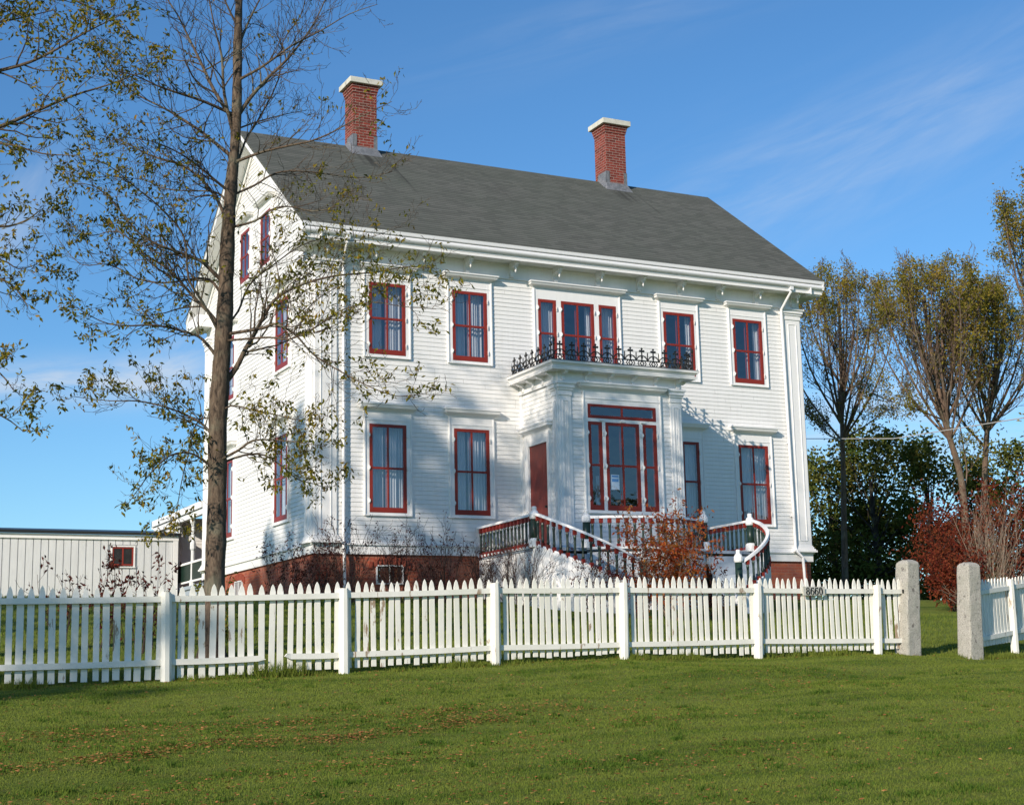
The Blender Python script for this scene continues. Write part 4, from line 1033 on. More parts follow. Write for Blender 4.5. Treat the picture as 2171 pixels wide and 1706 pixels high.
# ================================================================== TREES
class Tree:
    def __init__(s, seed): s.r = random.Random(seed); s.mb = MB(); s.lv = []; s.lf = []; s.tips = []
    def leaf(s, p, L, wd=.42, droop=.5):
        r = s.r
        d = Vector((r.gauss(0, 1), r.gauss(0, 1), r.gauss(-droop, .7))).normalized()
        t = d.cross(Vector((r.gauss(0, 1), r.gauss(0, 1), r.gauss(0, 1)))).normalized()
        L *= r.uniform(.7, 1.25); a = L*wd/2; i = len(s.lv); n = d.cross(t)*L*.1
        s.lv += [tuple(p), tuple(p+d*L*.45+t*a+n), tuple(p+d*L), tuple(p+d*L*.45-t*a+n)]; s.lf.append((i, i+1, i+2, i+3))
    def cluster(s, p, n, L, spread, **k):
        for _ in range(n):
            s.leaf(p+Vector((s.r.gauss(0, 1), s.r.gauss(0, 1), s.r.gauss(0, .8)))*spread, L, **k)
    def limb(s, pts, r0, r1, k=6):
        pts = [Vector(p) for p in pts]; out = []
        # smooth the given points a little
        for i in range(len(pts)-1):
            p0, p1, p2, p3 = pts[max(i-1, 0)], pts[i], pts[i+1], pts[min(i+2, len(pts)-1)]
            for t in (0, .33, .66):
                out.append(.5*((2*p1)+(p2-p0)*t+(2*p0-5*p1+4*p2-p3)*t*t+(3*p1-p0-3*p2+p3)*t**3))
        out.append(pts[-1]); n = len(out)
        rad = [r0+(r1-r0)*(i/(n-1))**.8 for i in range(n)]
        s.mb.tube(out, rad, k, cap=False); return out, rad
    def grow(s, p, d, L, r0, lev, up=.12, bend=.16, fork=4, ang=(25, 55), leaves=None, minr=.0022, tw=.5, seg=6):
        """a bough that wanders, sweeps upward, and throws off smaller ones"""
        r = s.r; P = [p.copy()]; d = d.normalized(); pts = [p.copy()]
        for i in range(seg):
            d = (d+Vector((r.gauss(0, bend), r.gauss(0, bend), r.gauss(0, bend)+up))).normalized(); p = p+d*L/seg; pts.append(p.copy())
        n = len(pts); rad = [max(minr, r0*(1-.75*i/(n-1))) for i in range(n)]
        s.mb.tube(pts, rad, 5 if r0 > .02 else (4 if r0 > .009 else 3), cap=False)
        if lev <= 0:
            if leaves: leaves(s, pts)
            return
        for j in range(fork):
            f = (j+r.uniform(.4, .9))/fork; i = min(int(f*(n-1)), n-2); q = pts[i].lerp(pts[i+1], f*(n-1)-i)
            dd = (pts[i+1]-pts[i]).normalized(); ax = dd.cross(Vector((r.gauss(0, 1), r.gauss(0, 1), r.gauss(0, 1)))).normalized()
            nd = Matrix.Rotation(R(r.uniform(*ang)), 3, ax) @ dd
            s.grow(q, nd, L*r.uniform(.38, .62)*(1.1-.45*f), max(minr, rad[i]*tw), lev-1, up, bend, max(2, fork-1) if lev > 1 else fork, ang, leaves, minr, tw, max(4, seg-1))
        if leaves and lev == 1: leaves(s, pts)
    def along(s, pts, rad, n, L, lev, f0=.15, **k):
        m = len(pts)
        for j in range(n):
            f = f0+(1-f0)*(j+s.r.random())/n; x = f*(m-1); i = min(int(x), m-2); q = pts[i].lerp(pts[i+1], x-i)
            dd = (pts[i+1]-pts[i]).normalized(); ax = dd.cross(Vector((s.r.gauss(0, 1), s.r.gauss(0, 1), s.r.gauss(0, 1)))).normalized()
            nd = Matrix.Rotation(R(s.r.uniform(28, 62)), 3, ax) @ dd
            s.grow(q, nd, L*(1.15-.6*f)*s.r.uniform(.7, 1.2), max(.003, rad[i]*.5), lev, **k)
    def finish(s, name, label, cat, bark, leafmat, group=None, base=None, trunk='trunk', crown='crown'):
        e = empty(name, base); tag(e, label, cat, group); s.mb.build(trunk, bark, e, smooth=True)
        if s.lf:
            me = bpy.data.meshes.new(crown); me.from_pydata(s.lv, [], s.lf); me.materials.append(leafmat)
            o = bpy.data.objects.new(crown, me); col.objects.link(o); o.parent = e; o.matrix_parent_inverse = e.matrix_world.inverted()
        return e
LIMBS=[(0.035,[(-4.99,-11.08,9.51),(-5.22,-10.8,10.06),(-5.39,-10.6,10.58),(-5.53,-10.44,10.99),(-5.67,-10.27,11.41),(-5.93,-9.97,12.02),(-6.12,-9.76,12.69)]),
(0.026,[(-4.99,-11.08,9.63),(-5.48,-11.14,9.75),(-5.88,-11.19,9.8),(-6.18,-11.22,9.85),(-6.49,-11.27,9.93),(-6.79,-11.31,9.93)]),
(0.03,[(-5.01,-11.07,8.99),(-5.21,-10.71,9.33),(-5.39,-10.4,9.62),(-5.71,-9.88,10.04),(-6.04,-9.35,10.42),(-6.32,-8.92,10.85),(-6.55,-8.56,11.34)]),
(0.024,[(-5.03,-11.06,8.46),(-5.26,-11.11,8.59),(-5.47,-11.16,8.72),(-5.83,-11.24,8.89),(-6.25,-11.34,8.97),(-6.73,-11.45,8.93)]),
(0.032,[(-5.05,-11.05,7.93),(-5.17,-10.94,8.33),(-5.36,-10.77,8.68),(-5.62,-10.53,8.97),(-6,-10.2,9.17),(-6.35,-9.9,9.44),(-6.58,-9.69,9.55)]),
(0.034,[(-5.08,-11.03,7.1),(-5.28,-11.04,7.28),(-5.47,-11.05,7.42),(-5.76,-11.06,7.5),(-6.08,-11.08,7.58),(-6.36,-11.09,7.73),(-6.7,-11.12,8.09),(-6.97,-11.14,8.29),(-7.29,-11.16,8.28)]),
(0.034,[(-5.11,-11.02,6.44),(-5.27,-10.79,6.76),(-5.4,-10.61,6.96),(-5.56,-10.4,7.24),(-5.71,-10.18,7.49),(-5.96,-9.86,7.76),(-6.29,-9.43,8.2),(-6.62,-9.01,8.21),(-6.91,-8.64,8.5)]),
(0.028,[(-5.12,-11.01,5.97),(-5.39,-11,6.29),(-5.62,-10.99,6.38),(-6.05,-10.96,6.45),(-6.49,-10.94,6.41),(-6.81,-10.93,6.46),(-7.19,-10.92,6.66)]),
(0.026,[(-5.15,-11,4.83),(-5.27,-10.88,5.04),(-5.4,-10.74,5.19),(-5.7,-10.43,5.39),(-6.08,-10.04,5.54),(-6.41,-9.7,5.58),(-6.86,-9.24,5.7)]),
(0.02,[(-5.16,-11,4.43),(-5.38,-11.06,4.58),(-5.59,-11.13,4.66),(-5.87,-11.22,4.6),(-6.14,-11.31,4.35),(-6.34,-11.38,4.08),(-6.47,-11.42,3.89)]),
(0.014,[(-5.15,-11,5.06),(-5.25,-10.8,5.22),(-5.36,-10.58,5.15),(-5.43,-10.47,4.76),(-5.49,-10.35,4.37),(-5.53,-10.27,3.97),(-5.56,-10.22,3.58)]),
(0.026,[(-5.09,-11.03,6.86),(-5.2,-10.8,7.18),(-5.35,-10.52,7.3),(-5.68,-9.91,7.35),(-5.98,-9.37,7.52),(-6.29,-8.82,7.85),(-6.62,-8.27,7.96),(-6.91,-7.78,8.51)]),
(0.02,[(-5.04,-11.05,8.24),(-5.12,-10.89,8.46),(-5.23,-10.67,8.58),(-5.45,-10.27,8.68),(-5.69,-9.83,8.82),(-5.94,-9.37,9.07),(-6.26,-8.83,9.24)]),
(0.034,[(-4.99,-11.08,9.55),(-4.77,-11.1,9.93),(-4.52,-11.13,10.26),(-4.26,-11.15,10.56),(-4.06,-11.17,10.84),(-3.84,-11.2,11.21),(-3.67,-11.22,11.61),(-3.56,-11.23,12)]),
(0.024,[(-4.97,-11.09,10.16),(-4.72,-11.39,10.28),(-4.52,-11.62,10.42),(-4.36,-11.81,10.53),(-4.06,-12.16,10.66),(-3.77,-12.52,10.81),(-3.48,-12.88,10.86)]),
(0.016,[(-4.99,-11.08,9.41),(-4.71,-10.99,9.58),(-4.43,-10.9,9.73),(-4.08,-10.8,9.9),(-3.79,-10.71,10.02)]),
(0.024,[(-5.01,-11.07,8.91),(-4.81,-11.34,8.96),(-4.64,-11.56,8.99),(-4.39,-11.91,8.99),(-4.19,-12.19,8.99),(-3.99,-12.46,9.05),(-3.81,-12.73,9.14),(-3.61,-13.01,9.22),(-3.43,-13.27,9.29)]),
(0.02,[(-5.03,-11.06,8.42),(-4.7,-11.12,8.6),(-4.47,-11.16,8.77),(-4.23,-11.2,8.85),(-3.87,-11.27,8.86),(-3.31,-11.37,8.82),(-2.93,-11.44,8.88),(-2.72,-11.48,8.95)]),
(0.02,[(-5.05,-11.05,7.94),(-4.8,-11.48,7.95),(-4.65,-11.75,8.05),(-4.49,-12.03,8.04),(-4.27,-12.44,7.88),(-4.1,-12.77,7.86),(-4.02,-12.91,7.96)]),
(0.045,[(-5.13,-11.01,5.6),(-4.92,-11.04,5.91),(-4.79,-11.05,6.19),(-4.66,-11.07,6.43),(-4.46,-11.1,6.83),(-4.27,-11.13,7.03),(-4,-11.17,7.18),(-3.53,-11.23,7.34),(-2.96,-11.31,7.43),(-2.44,-11.39,7.55),(-1.97,-11.46,7.55)]),
(0.026,[(-5.11,-11.02,6.38),(-4.69,-11.52,6.4),(-4.57,-11.67,6.44),(-4.45,-11.83,6.35),(-4.33,-11.97,6.22),(-4.16,-12.2,5.92),(-3.91,-12.52,5.66),(-3.63,-12.88,5.4),(-3.36,-13.24,5.22),(-3.16,-13.51,5.22)]),
(0.022,[(-5.16,-11,4.58),(-4.97,-11.37,4.69),(-4.85,-11.62,4.79),(-4.7,-11.92,4.77),(-4.57,-12.21,4.72),(-4.4,-12.58,4.64),(-4.25,-12.92,4.56)]),
(0.02,[(-5.16,-11,4.53),(-4.79,-10.99,4.68),(-4.48,-10.98,4.7),(-4.2,-10.97,4.54),(-3.99,-10.97,4.38),(-3.74,-10.97,4.32),(-3.53,-10.96,4.26)]),
(0.022,[(-5.05,-11.05,8.03),(-5.03,-11.06,8.53),(-4.82,-11.02,9.28),(-4.63,-10.96,9.62),(-4.28,-10.87,10.37),(-4.21,-10.86,10.98),(-3.89,-10.77,11.53),(-3.81,-10.76,12.01)]),
(0.03,[(-4.99,-11.08,9.24),(-5.17,-11.14,9.9),(-5.22,-11.16,10.46),(-5.34,-11.2,10.86),(-5.46,-11.24,11.41),(-5.47,-11.24,11.84)]),
(0.022,[(-4.96,-11.09,10.68),(-4.78,-11.07,11.17),(-4.56,-11.04,11.67),(-4.34,-11.01,12.25)]),
(0.022,[(-4.96,-11.1,10.97),(-5.15,-11.12,11.3),(-5.3,-11.14,11.7),(-5.38,-11.15,12.2)]),
(0.018,[(-5.11,-11.02,6.44),(-4.88,-10.97,6.75),(-4.77,-10.94,7.04),(-4.62,-10.91,7.27),(-4.32,-10.84,7.53),(-3.86,-10.74,7.9),(-3.38,-10.64,8.09),(-2.89,-10.54,8.13),(-2.14,-10.41,8.48)]),
(0.018,[(-5.11,-11.02,6.29),(-4.7,-11.85,6.2),(-4.54,-12.19,6.11),(-4.34,-12.61,6.17),(-4.12,-13.09,6.34),(-3.87,-13.66,6.35),(-3.67,-14.14,6.2),(-3.45,-14.74,6.05)]),
(0.016,[(-5.15,-11,5.23),(-5.03,-11.19,5.34),(-4.8,-11.55,5.23),(-4.57,-11.92,5.11),(-4.36,-12.28,5),(-4.15,-12.63,5.02)]),
(0.022,[(-5.11,-11.02,6.31),(-5.44,-11.15,6.79),(-5.67,-11.25,7.09),(-5.76,-11.3,7.67),(-6.13,-11.46,7.99),(-6.49,-11.62,8.17),(-6.92,-11.82,8.38),(-7.25,-11.98,8.35)]),
]
TRUNK=[(-5.17,-10.99,2.84,0.145),(-5.16,-10.99,3.78,0.135),(-5.15,-11,5.1,0.13),(-5.11,-11.02,6.44,0.12),(-5.05,-11.05,7.96,0.095),(-4.99,-11.08,9.24,0.075),(-4.97,-11.09,10.32,0.065),(-4.95,-11.1,11.42,0.055),(-4.94,-11.11,12.54,0.035),(-4.94,-11.11,13.68,0.015)]

# main tree
t = Tree(11)
tp = [(-5.19, -10.99, 1.75, .21), (-5.185, -10.99, 2.05, .165)]+TRUNK
tz = [p[2] for p in tp]; tq = []
for i in range(90):
    z = tz[0]+(tz[-1]-tz[0])*(i/89)**1.05; tq.append((lerp(z, tz, [p[0] for p in tp])+.010*math.sin(z*2.1), lerp(z, tz, [p[1] for p in tp])+.008*math.sin(z*1.7+1), z, lerp(z, tz, [p[3] for p in tp])*(1+.05*math.sin(z*4.3)*math.sin(z*1.9)+t.r.uniform(-.03, .03))*(1+.35*math.exp(-max(0, z-1.75)/.18))))
nv = len(t.mb.v); t.mb.tube([p[:3] for p in tq], [p[3] for p in tq], 14, cap=False)
for i in range(nv, len(t.mb.v)):
    x_, y_, z_ = t.mb.v[i]; k_ = t.r.uniform(-.006, .006); t.mb.v[i] = (x_+k_, y_+t.r.uniform(-.006, .006), z_)
# knots and swellings where limbs leave
tpts = [Vector(p[:3]) for p in TRUNK]
def main_leaves(dens, L=.075):
    def f(s, pts):
        for p in pts[1:]:
            if s.r.random() < dens*.42: s.cluster(p, s.r.choice((4, 5, 6, 8)), L*1.05, .045, wd=.42, droop=1.0)
    return f
NL = len(LIMBS)
leafy = {1: .12, 2: .10, 3: .10, 4: .14, 5: .30, 6: .32, 7: .34, 8: .42, 9: .40, 10: .42, 11: .30, 12: .12, 19: .42, 20: .50, 21: .46, 22: .46, 16: .12, 17: .10, 18: .12, 27: .35, 28: .5, 29: .42, 30: .2}
for i, (r0, pts) in enumerate(LIMBS):
    ps, rd = t.limb(pts, r0, .004)
    dn = leafy.get(i, .03)*(.5 if i >= 13 else .72); Lb = sum((Vector(a)-Vector(b)).length for a, b in zip(pts[:-1], pts[1:]))
    t.along(ps, rd, int(7+Lb*6.0), .40+.17*Lb, 2, up=.10, bend=.19, fork=3, leaves=main_leaves(dn), minr=.0027)
t.finish('maple_tree', 'tall slender tree with thin bare branches standing before the house corner', 'tree', BARK, LEAFY, 'street trees along the fence', (-5.19, -10.99, 1.8))

# left tree, its crown reaches into the picture
LEFTL=[(0.05,[(-9.69,-10.96,7.77),(-9.65,-10.96,8.22),(-8.81,-11.13,8.67),(-8.24,-11.26,8.92),(-7.9,-11.33,9.11),(-7.37,-11.45,9.41),(-6.9,-11.56,9.61),(-6.41,-11.67,9.85)]),
(0.045,[(-9.73,-10.94,8.61),(-9.7,-10.97,9.25),(-8.38,-12.11,9.36),(-7.92,-12.51,9.47),(-7.47,-12.91,9.71),(-7.07,-13.26,9.89)]),
(0.04,[(-9.63,-10.99,6.57),(-9.44,-11.03,7.34),(-8.55,-11.26,7.63),(-8.2,-11.36,7.51),(-7.92,-11.44,7.59),(-7.68,-11.5,7.79)]),
(0.04,[(-9.59,-11,5.83),(-9.4,-11.15,6.43),(-8.52,-11.81,6.67),(-8.15,-12.08,6.57),(-7.94,-12.24,6.25)]),
(0.035,[(-9.66,-10.97,7.2),(-9.64,-11.01,7.95),(-8.97,-11.68,8.28),(-8.36,-12.29,8.32),(-7.91,-12.74,8.1),(-7.52,-13.14,8)]),
(0.03,[(-9.53,-11.03,4.55),(-9.49,-11.03,4.98),(-8.67,-11.15,5.19),(-8.09,-11.25,5.02),(-7.8,-11.3,4.81)]),
(0.04,[(-9.77,-10.91,9.59),(-9.47,-10.95,10.63),(-8.6,-11.09,10.93),(-7.82,-11.23,10.96),(-7.08,-11.37,10.76),(-6.45,-11.49,10.33)]),
(0.03,[(-9.56,-11.02,5.1),(-9.52,-11.07,5.58),(-8.66,-11.93,5.71),(-8.26,-12.34,5.36),(-8.1,-12.49,5.11)]),
(0.035,[(-9.75,-10.93,9),(-9.43,-10.89,9.85),(-8.55,-10.84,10.43),(-8,-10.83,10.68),(-7.5,-10.82,10.91)]),
(0.02,[(-9.59,-10.98,6.95),(-8.74,-11.02,7.16),(-8.15,-11.05,7.15),(-7.91,-11.07,7.04),(-7.67,-11.09,7.13)]),
]

def leafy_tips(dens, L=.09, n=(3, 4, 5), sp=.05, zr=None):
    def f(s, pts):
        for p in pts[1:]:
            if s.r.random() < dens*(1 if not zr else min(1, max(.22, (p.z-zr[0])/(zr[1]-zr[0])))): s.cluster(p, s.r.choice(n), L, sp, wd=.42, droop=.8)
    return f
t = Tree(21)
bx, by = -9.6, -11.0; bz = gz(bx, by)
t.mb.tube([(bx, by, bz-.1), (bx, by, bz+.4), (bx+.05, by, bz+4), (bx, by+.05, bz+8), (bx+.1, by, bz+12), (bx+.1, by, bz+15)], [.24, .18, .16, .12, .07, .02], 10, cap=False)
for (r0, pts) in LEFTL:
    ps, rd = t.limb(pts, r0, .005); Lb = sum((Vector(a)-Vector(b)).length for a, b in zip(pts[:-1], pts[1:]))
    t.along(ps, rd, int(5+Lb*3.0), .35+.12*Lb, 2, f0=.25, up=.08, bend=.2, fork=3, leaves=leafy_tips(.115, .085, (4, 5, 7), .05), minr=.0026)
def wide(s, bx, by, bz, H, z0, n, Lm, dens, L=.10, lev=3, fork=4):
    for i in range(n):
        f = i/n; z = bz+z0+(H-z0)*f; a = i*2.4+s.r.uniform(-.4, .4); el = .5+.7*f
        s.grow(Vector((bx, by, z)), Vector((math.cos(a)*math.cos(el), math.sin(a)*math.cos(el), math.sin(el))), Lm*(1.15-.75*f), .05*(1.1-.8*f), lev, up=.07, bend=.13, fork=fork, leaves=leafy_tips(dens, L, (4, 5, 6), .10), minr=.004, seg=5)
for i in range(70):   # dense clump low on the near side of the crown
    q = Vector((t.r.uniform(-8.1, -6.5), -11+t.r.gauss(0, .6), t.r.gauss(10.45, .38))); t.cluster(q, t.r.choice((5, 7, 9)), .085, .07, droop=1.0)
wide(t, bx, by, bz, 14.5, 9.5, 9, 3.6, .5, .14)
for i in range(82):   # heavy upper crown, above the picture
    q = Vector((t.r.uniform(-11.8, -6.0), -11+t.r.gauss(0, .9), t.r.uniform(12.4, 15.7)))
    t.grow(Vector((bx, by, q.z-2.2)), q-Vector((bx, by, q.z-2.2)), (q-Vector((bx, by, q.z-2.2))).length, .02, 0, seg=4, up=.0, bend=.06)
    for k in range(11): t.cluster(q+Vector((t.r.gauss(0, .42), t.r.gauss(0, .42), t.r.gauss(0, .35))), 6, .15, .12)
t.finish('maple_tree', 'tree at the left edge whose leafy branches reach over the sky', 'tree', BARK, LEAFY, 'street trees along the fence', (bx, by, bz))
# its neighbours further along the row, which shade the house
t = Tree(31); bx, by = -14.6, -11.2; bz = gz(bx, by)
t.mb.tube([(bx, by, bz-.1), (bx, by, bz+.4), (bx+.1, by, bz+5), (bx, by, bz+10), (bx, by, bz+14.5)], [.26, .2, .17, .11, .02], 10, cap=False)
wide(t, bx, by, bz, 14.2, 4.5, 20, 3.7, .6, .18)
nb = t.finish('maple_tree', 'leafy tree of the row, out of view beyond the left edge', 'tree', BARK, LEAFY, 'street trees along the fence', (bx, by, bz))
def copy_tree(o, loc, rz, label, sc_=1):
    c = o.copy(); col.objects.link(c); c.matrix_world = Matrix.Translation(loc) @ Matrix.Rotation(rz, 4, 'Z') @ Matrix.Scale(sc_, 4); c['label'] = label
    for ch in list(o.children):
        d = ch.copy(); col.objects.link(d); d.parent = c; d.matrix_parent_inverse = ch.matrix_parent_inverse
    return c
copy_tree(nb, (-19.8, -11.0, gz(-19.8, -11)), 2.1, 'second leafy tree of the row beyond the left edge', 1.05)
copy_tree(nb, (-25.5, -12.5, gz(-25, -12)), 4.0, 'third leafy tree of the row beyond the left edge', 1.08)
copy_tree(nb, (-31.0, -27.5, .3), 1.0, 'leafy tree standing across the lane on the left', 1.0)

# trees right of the house
def right_tree(seed, trunk, leaders, label, nlead=17, dens=.36, L=.10, lm=LEAFO, Ls=2.0, name='ash_tree'):
    t = Tree(seed); ps, rd = t.limb(trunk[0], trunk[1], trunk[2], 8)
    if len(trunk) > 3: t.along(ps, rd, trunk[3], Ls, 2, f0=.5, up=.26, bend=.12, fork=4, ang=(20, 48), leaves=leafy_tips(dens, L, (3, 4), .10), minr=.007)
    for (pts, r0) in leaders:
        ps, rd = t.limb(pts, r0, .015)
        t.along(ps, rd, nlead, Ls, 2, f0=.04, up=.30, bend=.11, fork=5, ang=(16, 42), leaves=leafy_tips(dens, L, (4, 5, 6, 7), .13, (9.5, 13.0)), minr=.006)
        for p in ps[-5:]: t.cluster(p, 7, L, .22)
    return t.finish(name, label, 'tree', BARKP, lm, 'tall trees behind the house', trunk[0][0])
def dome_tree(seed, trunk, fork_z, top, centre, Rx, widest, nl, label, r0=.13, side=(), dens=.42, L=.10, name='ash_tree'):
    """trunk that opens into a fan of steep limbs filling a rounded crown; leaves mostly in its outer shell"""
    t = Tree(seed); r = t.r; ps, rd = t.limb(trunk, r0, r0*.35, 9)
    c0 = Vector(centre)
    def inside(p):
        h = (p.z-widest)/(top-widest) if p.z > widest else (widest-p.z)/(widest-fork_z+.8)
        d = math.hypot(p.x-c0.x, p.y-c0.y)/Rx; return math.sqrt(h*h+d*d)
    def lf(s, pts):
        for p in pts[1:]:
            q = inside(p)
            if q > 1.10: continue
            if s.r.random() < dens*min(1, max(.12, (q-.35)*1.7))*min(1, max(.30, (p.z-fork_z)/(top-fork_z)*1.5)): s.cluster(p, s.r.choice((4, 5, 6)), L, .12, droop=.5)
    for i in range(nl):
        a = i*2.4+r.uniform(-.3, .3); f = (i+.5)/nl; rr = Rx*math.sqrt(f)*.92; zt = widest+(top-widest)*math.sqrt(max(0, 1-(rr/Rx)**2))*r.uniform(.88, .97)
        k = min(len(ps)-2, int(len(ps)*(.50+.42*(1-f)*r.random()))); st = ps[k]
        e = Vector((c0.x+rr*math.cos(a), c0.y+rr*math.sin(a), zt)); m1 = st.lerp(e, .33)+Vector((math.cos(a), math.sin(a), 0))*rr*.22+Vector((0, 0, .1)); m2 = st.lerp(e, .68)+Vector((math.cos(a), math.sin(a), 0))*rr*.18
        q, rq = t.limb([st, m1, m2, e], .045+.02*(1-f), .010, 5)
        t.along(q, rq, 11, Rx*.62, 2, f0=.12, up=.20, bend=.13, fork=4, ang=(20, 46), leaves=lf, minr=.006)
        if inside(e) < 1.15: t.cluster(e, 8, L, .2)
    for pts in side:
        q, rq = t.limb(pts, .035, .008, 5); t.along(q, rq, 14, 1.1, 2, f0=.2, up=.12, bend=.15, fork=4, ang=(22, 50), leaves=leafy_tips(dens*.42, L, (4, 5, 6), .12), minr=.006)
    return t.finish(name, label, 'tree', BARKP, LEAFO, 'tall trees behind the house', trunk[0])
dome_tree(41, [(21.5, 8.84, 3.3), (21.35, 8.5, 6), (21.24, 8.22, 7.96), (21.11, 7.98, 9.5), (21.0, 7.7, 11.5), (20.9, 7.5, 13.6)], 9.2, 14.7, (21.0, 7.6, 0), 2.15, 12.0, 15, 'tall slim tree nearest the right corner of the house', .125,
          side=([(21.18, 8.04, 9.04), (21.42, 7.29, 9.33), (21.75, 6.47, 9.77), (22.14, 5.75, 10.13)], [(21.19, 8.06, 8.88), (20.94, 8.66, 9.36), (20.72, 9.21, 10.0)]))
dome_tree(42, [(22.34, 3.9, 3.2), (22.3, 3.85, 4.2), (22.08, 3.61, 6.24), (21.88, 3.48, 7.37), (21.41, 3.43, 8.8), (21.15, 3.36, 9.95), (20.9, 3.35, 11.5), (20.8, 3.3, 12.8)], 8.0, 13.9, (21.1, 3.3, 0), 2.3, 11.2, 17, 'tall forked tree behind the right granite gatepost', .15,
          side=([(21.99, 3.57, 6.66), (22.22, 3.53, 7.4), (22.15, 3.61, 8.87), (22.13, 3.61, 10.66), (21.98, 3.61, 12.15)], [(21.34, 3.44, 8.95), (20.33, 3.32, 9.16), (19.21, 3.27, 9.37), (18.37, 3.3, 9.61)]))
dome_tree(43, [(23.75, 4.95, 3.2), (23.68, 4.91, 4.25), (23.69, 4.48, 6.37), (23.64, 4.13, 8.28), (23.69, 3.84, 9.6), (23.87, 3.45, 11.06), (23.9, 3.11, 12.4)], 6.8, 13.6, (24.0, 3.8, 0), 2.1, 10.8, 15, 'straight tree with gold leaves between the forked tree and the edge', .14, dens=.55)
dome_tree(44, [(20.67, -2.01, 2.6), (20.67, -2.01, 3.78), (20.28, -2.37, 6.56), (19.79, -2.62, 9.04), (19.6, -2.6, 10.9), (19.5, -2.6, 12.7)], 8.6, 14.9, (20.0, -2.7, 0), 2.0, 11.4, 14, 'tree at the right edge whose crown hangs in at the top', .15, dens=.5)

# dense dark trees low behind
def blob_tree(seed, x, y, H, Rx, label, lm=LEAFD, n=8500, L=.18, z0=.4, group='dense dark trees behind the house', name='spreading_tree', cat='tree', nb_=13, bark=BARKD, trunk_r=.16, cl=9):
    t = Tree(seed); r = t.r; bz = gz(x, y)
    t.mb.tube([(x, y, bz-.1), (x+.1, y, bz+H*.3), (x, y+.1, bz+H*.7)], [trunk_r, trunk_r*.75, trunk_r*.3], 8, cap=False)
    # crown of many lumps, each a loose shell of leaves with gaps between
    lumps = []
    for i in range(nb_*3):
        a = r.uniform(0, 6.28); f = r.random(); zz = z0+(1-z0/H)*H*f*.9; rr = Rx*math.sqrt(max(.05, 1-(2*f-.85)**2*.8))*r.uniform(.35, .95)
        c = Vector((x+rr*math.cos(a), y+rr*math.sin(a), bz+zz)); lumps.append((c, r.uniform(.45, .95)*Rx*.33))
        t.grow(Vector((x, y, bz+zz*.55)), c-Vector((x, y, bz+zz*.55)), (c-Vector((x, y, bz+zz*.55))).length, trunk_r*.25, 0, seg=4, up=.02, bend=.08)
    per = n//len(lumps)
    for c, q in lumps:
        for k in range(per//cl):
            d = Vector((r.gauss(0, 1), r.gauss(0, 1), r.gauss(0, 1))).normalized()*q*r.uniform(.45, 1.1)
            t.cluster(c+d, cl, L, .14*q+.06, wd=.6, droop=.2)
    return t.finish(name, label, cat, bark, lm, group, (x, y, bz))
blob_tree(51, 27.3, 16.6, 6.6, 3.0, 'low dark green tree just right of the house corner')
blob_tree(52, 26.9, 13.6, 7.3, 3.2, 'broad dark green tree behind the slim trunk', n=11000)
blob_tree(53, 30.2, 14.2, 7.2, 3.3, 'dark green tree between the slim trunk and the forked tree', n=11000)
blob_tree(54, 35.5, 15.8, 7.4, 3.4, 'dark tree showing between the gateposts and the forked tree', n=10000)
blob_tree(55, 31.5, 7.5, 8.5, 3.2, 'golden olive tree low at the right edge', LEAFO, n=11000, group=None)
blob_tree(56, 38, 12, 9, 3.6, 'olive tree far back at the right edge', LEAFO, n=9000, group=None)
# trees across the lane, seen only as reflections in the windows
rf = blob_tree(60, 31, -46, 12.0, 4.2, 'dark tree across the lane behind the viewer', LEAFD, n=5200, L=.5, z0=1, group='trees across the lane', nb_=12, trunk_r=.3, cl=6)
for (x, y, a, s_) in ((37.5, -45, 1.2, .92), (44.5, -47, 2.5, 1.02), (51, -46, 4.1, .95), (22, -50, 5.1, .8)):
    copy_tree(rf, (x, y, 0), a, 'dark tree across the lane behind the viewer', s_)

# a far wood closing the horizon behind the house
t = Tree(77)
for i in range(520):
    x = t.r.uniform(-25, 150); h = 2.6+1.1*math.sin(x*.13)+.6*math.sin(x*.41)
    t.cluster(Vector((x, 66+t.r.gauss(0, 3), 4.3+h*t.r.random())), 15, .75, .65, wd=.7, droop=.2)
me = bpy.data.meshes.new('far_woods'); me.from_pydata(t.lv, [], t.lf); me.materials.append(LEAFD)
o = bpy.data.objects.new('far_woods', me); col.objects.link(o); tag(o, 'dark far-off woods low on the horizon', 'woods', None, 'stuff')

# ================================================================== SHRUBS
def shrub(seed, x, y, H, spread, nst, label, twig, leafmat=None, dens=0, L=.07, lev=2, fork=4, r0=.011, up=.10, group=None, name='shrub', cat='shrub', cn=(2, 3, 4), cs=.04, bend=.14):
    t = Tree(seed); r = t.r; bz = gz(x, y)
    for i in range(nst):
        a = r.uniform(0, 6.28); s_ = r.uniform(.1, 1)*spread; h = H*r.uniform(.6, 1.02)
        p = Vector((x+.12*math.cos(a), y+.12*math.sin(a), bz-.03)); d = Vector((s_*math.cos(a), s_*math.sin(a), h))
        t.grow(p, d, d.length*.8, r0*r.uniform(.7, 1.1), lev, up=up, bend=bend, fork=fork, leaves=leafy_tips(dens, L, cn, cs) if dens else None, minr=.0028, ang=(18, 42), seg=6)
    return t.finish(name, label, cat, twig, leafmat, group, (x, y, bz), trunk='stems', crown='foliage')
G = 'bare shrubs along the foundation'
for k, (x, y, H, sd, lab) in enumerate(((.25, -1.5, 1.9, .8, 'bare brown shrub at the left front corner by the downspout'), (1.35, -1.6, 1.85, .8, 'bare shrub below the leftmost front window'), (2.3, -1.6, 1.8, .8, 'bare shrub midway between the two left front windows'), (3.15, -1.9, 1.5, .7, 'bare shrub where the stoop meets the brick foundation'))):
    shrub(70+k, x, y, H, sd, 20, lab, TWIG, LEAFM, .10, .06, group=G)
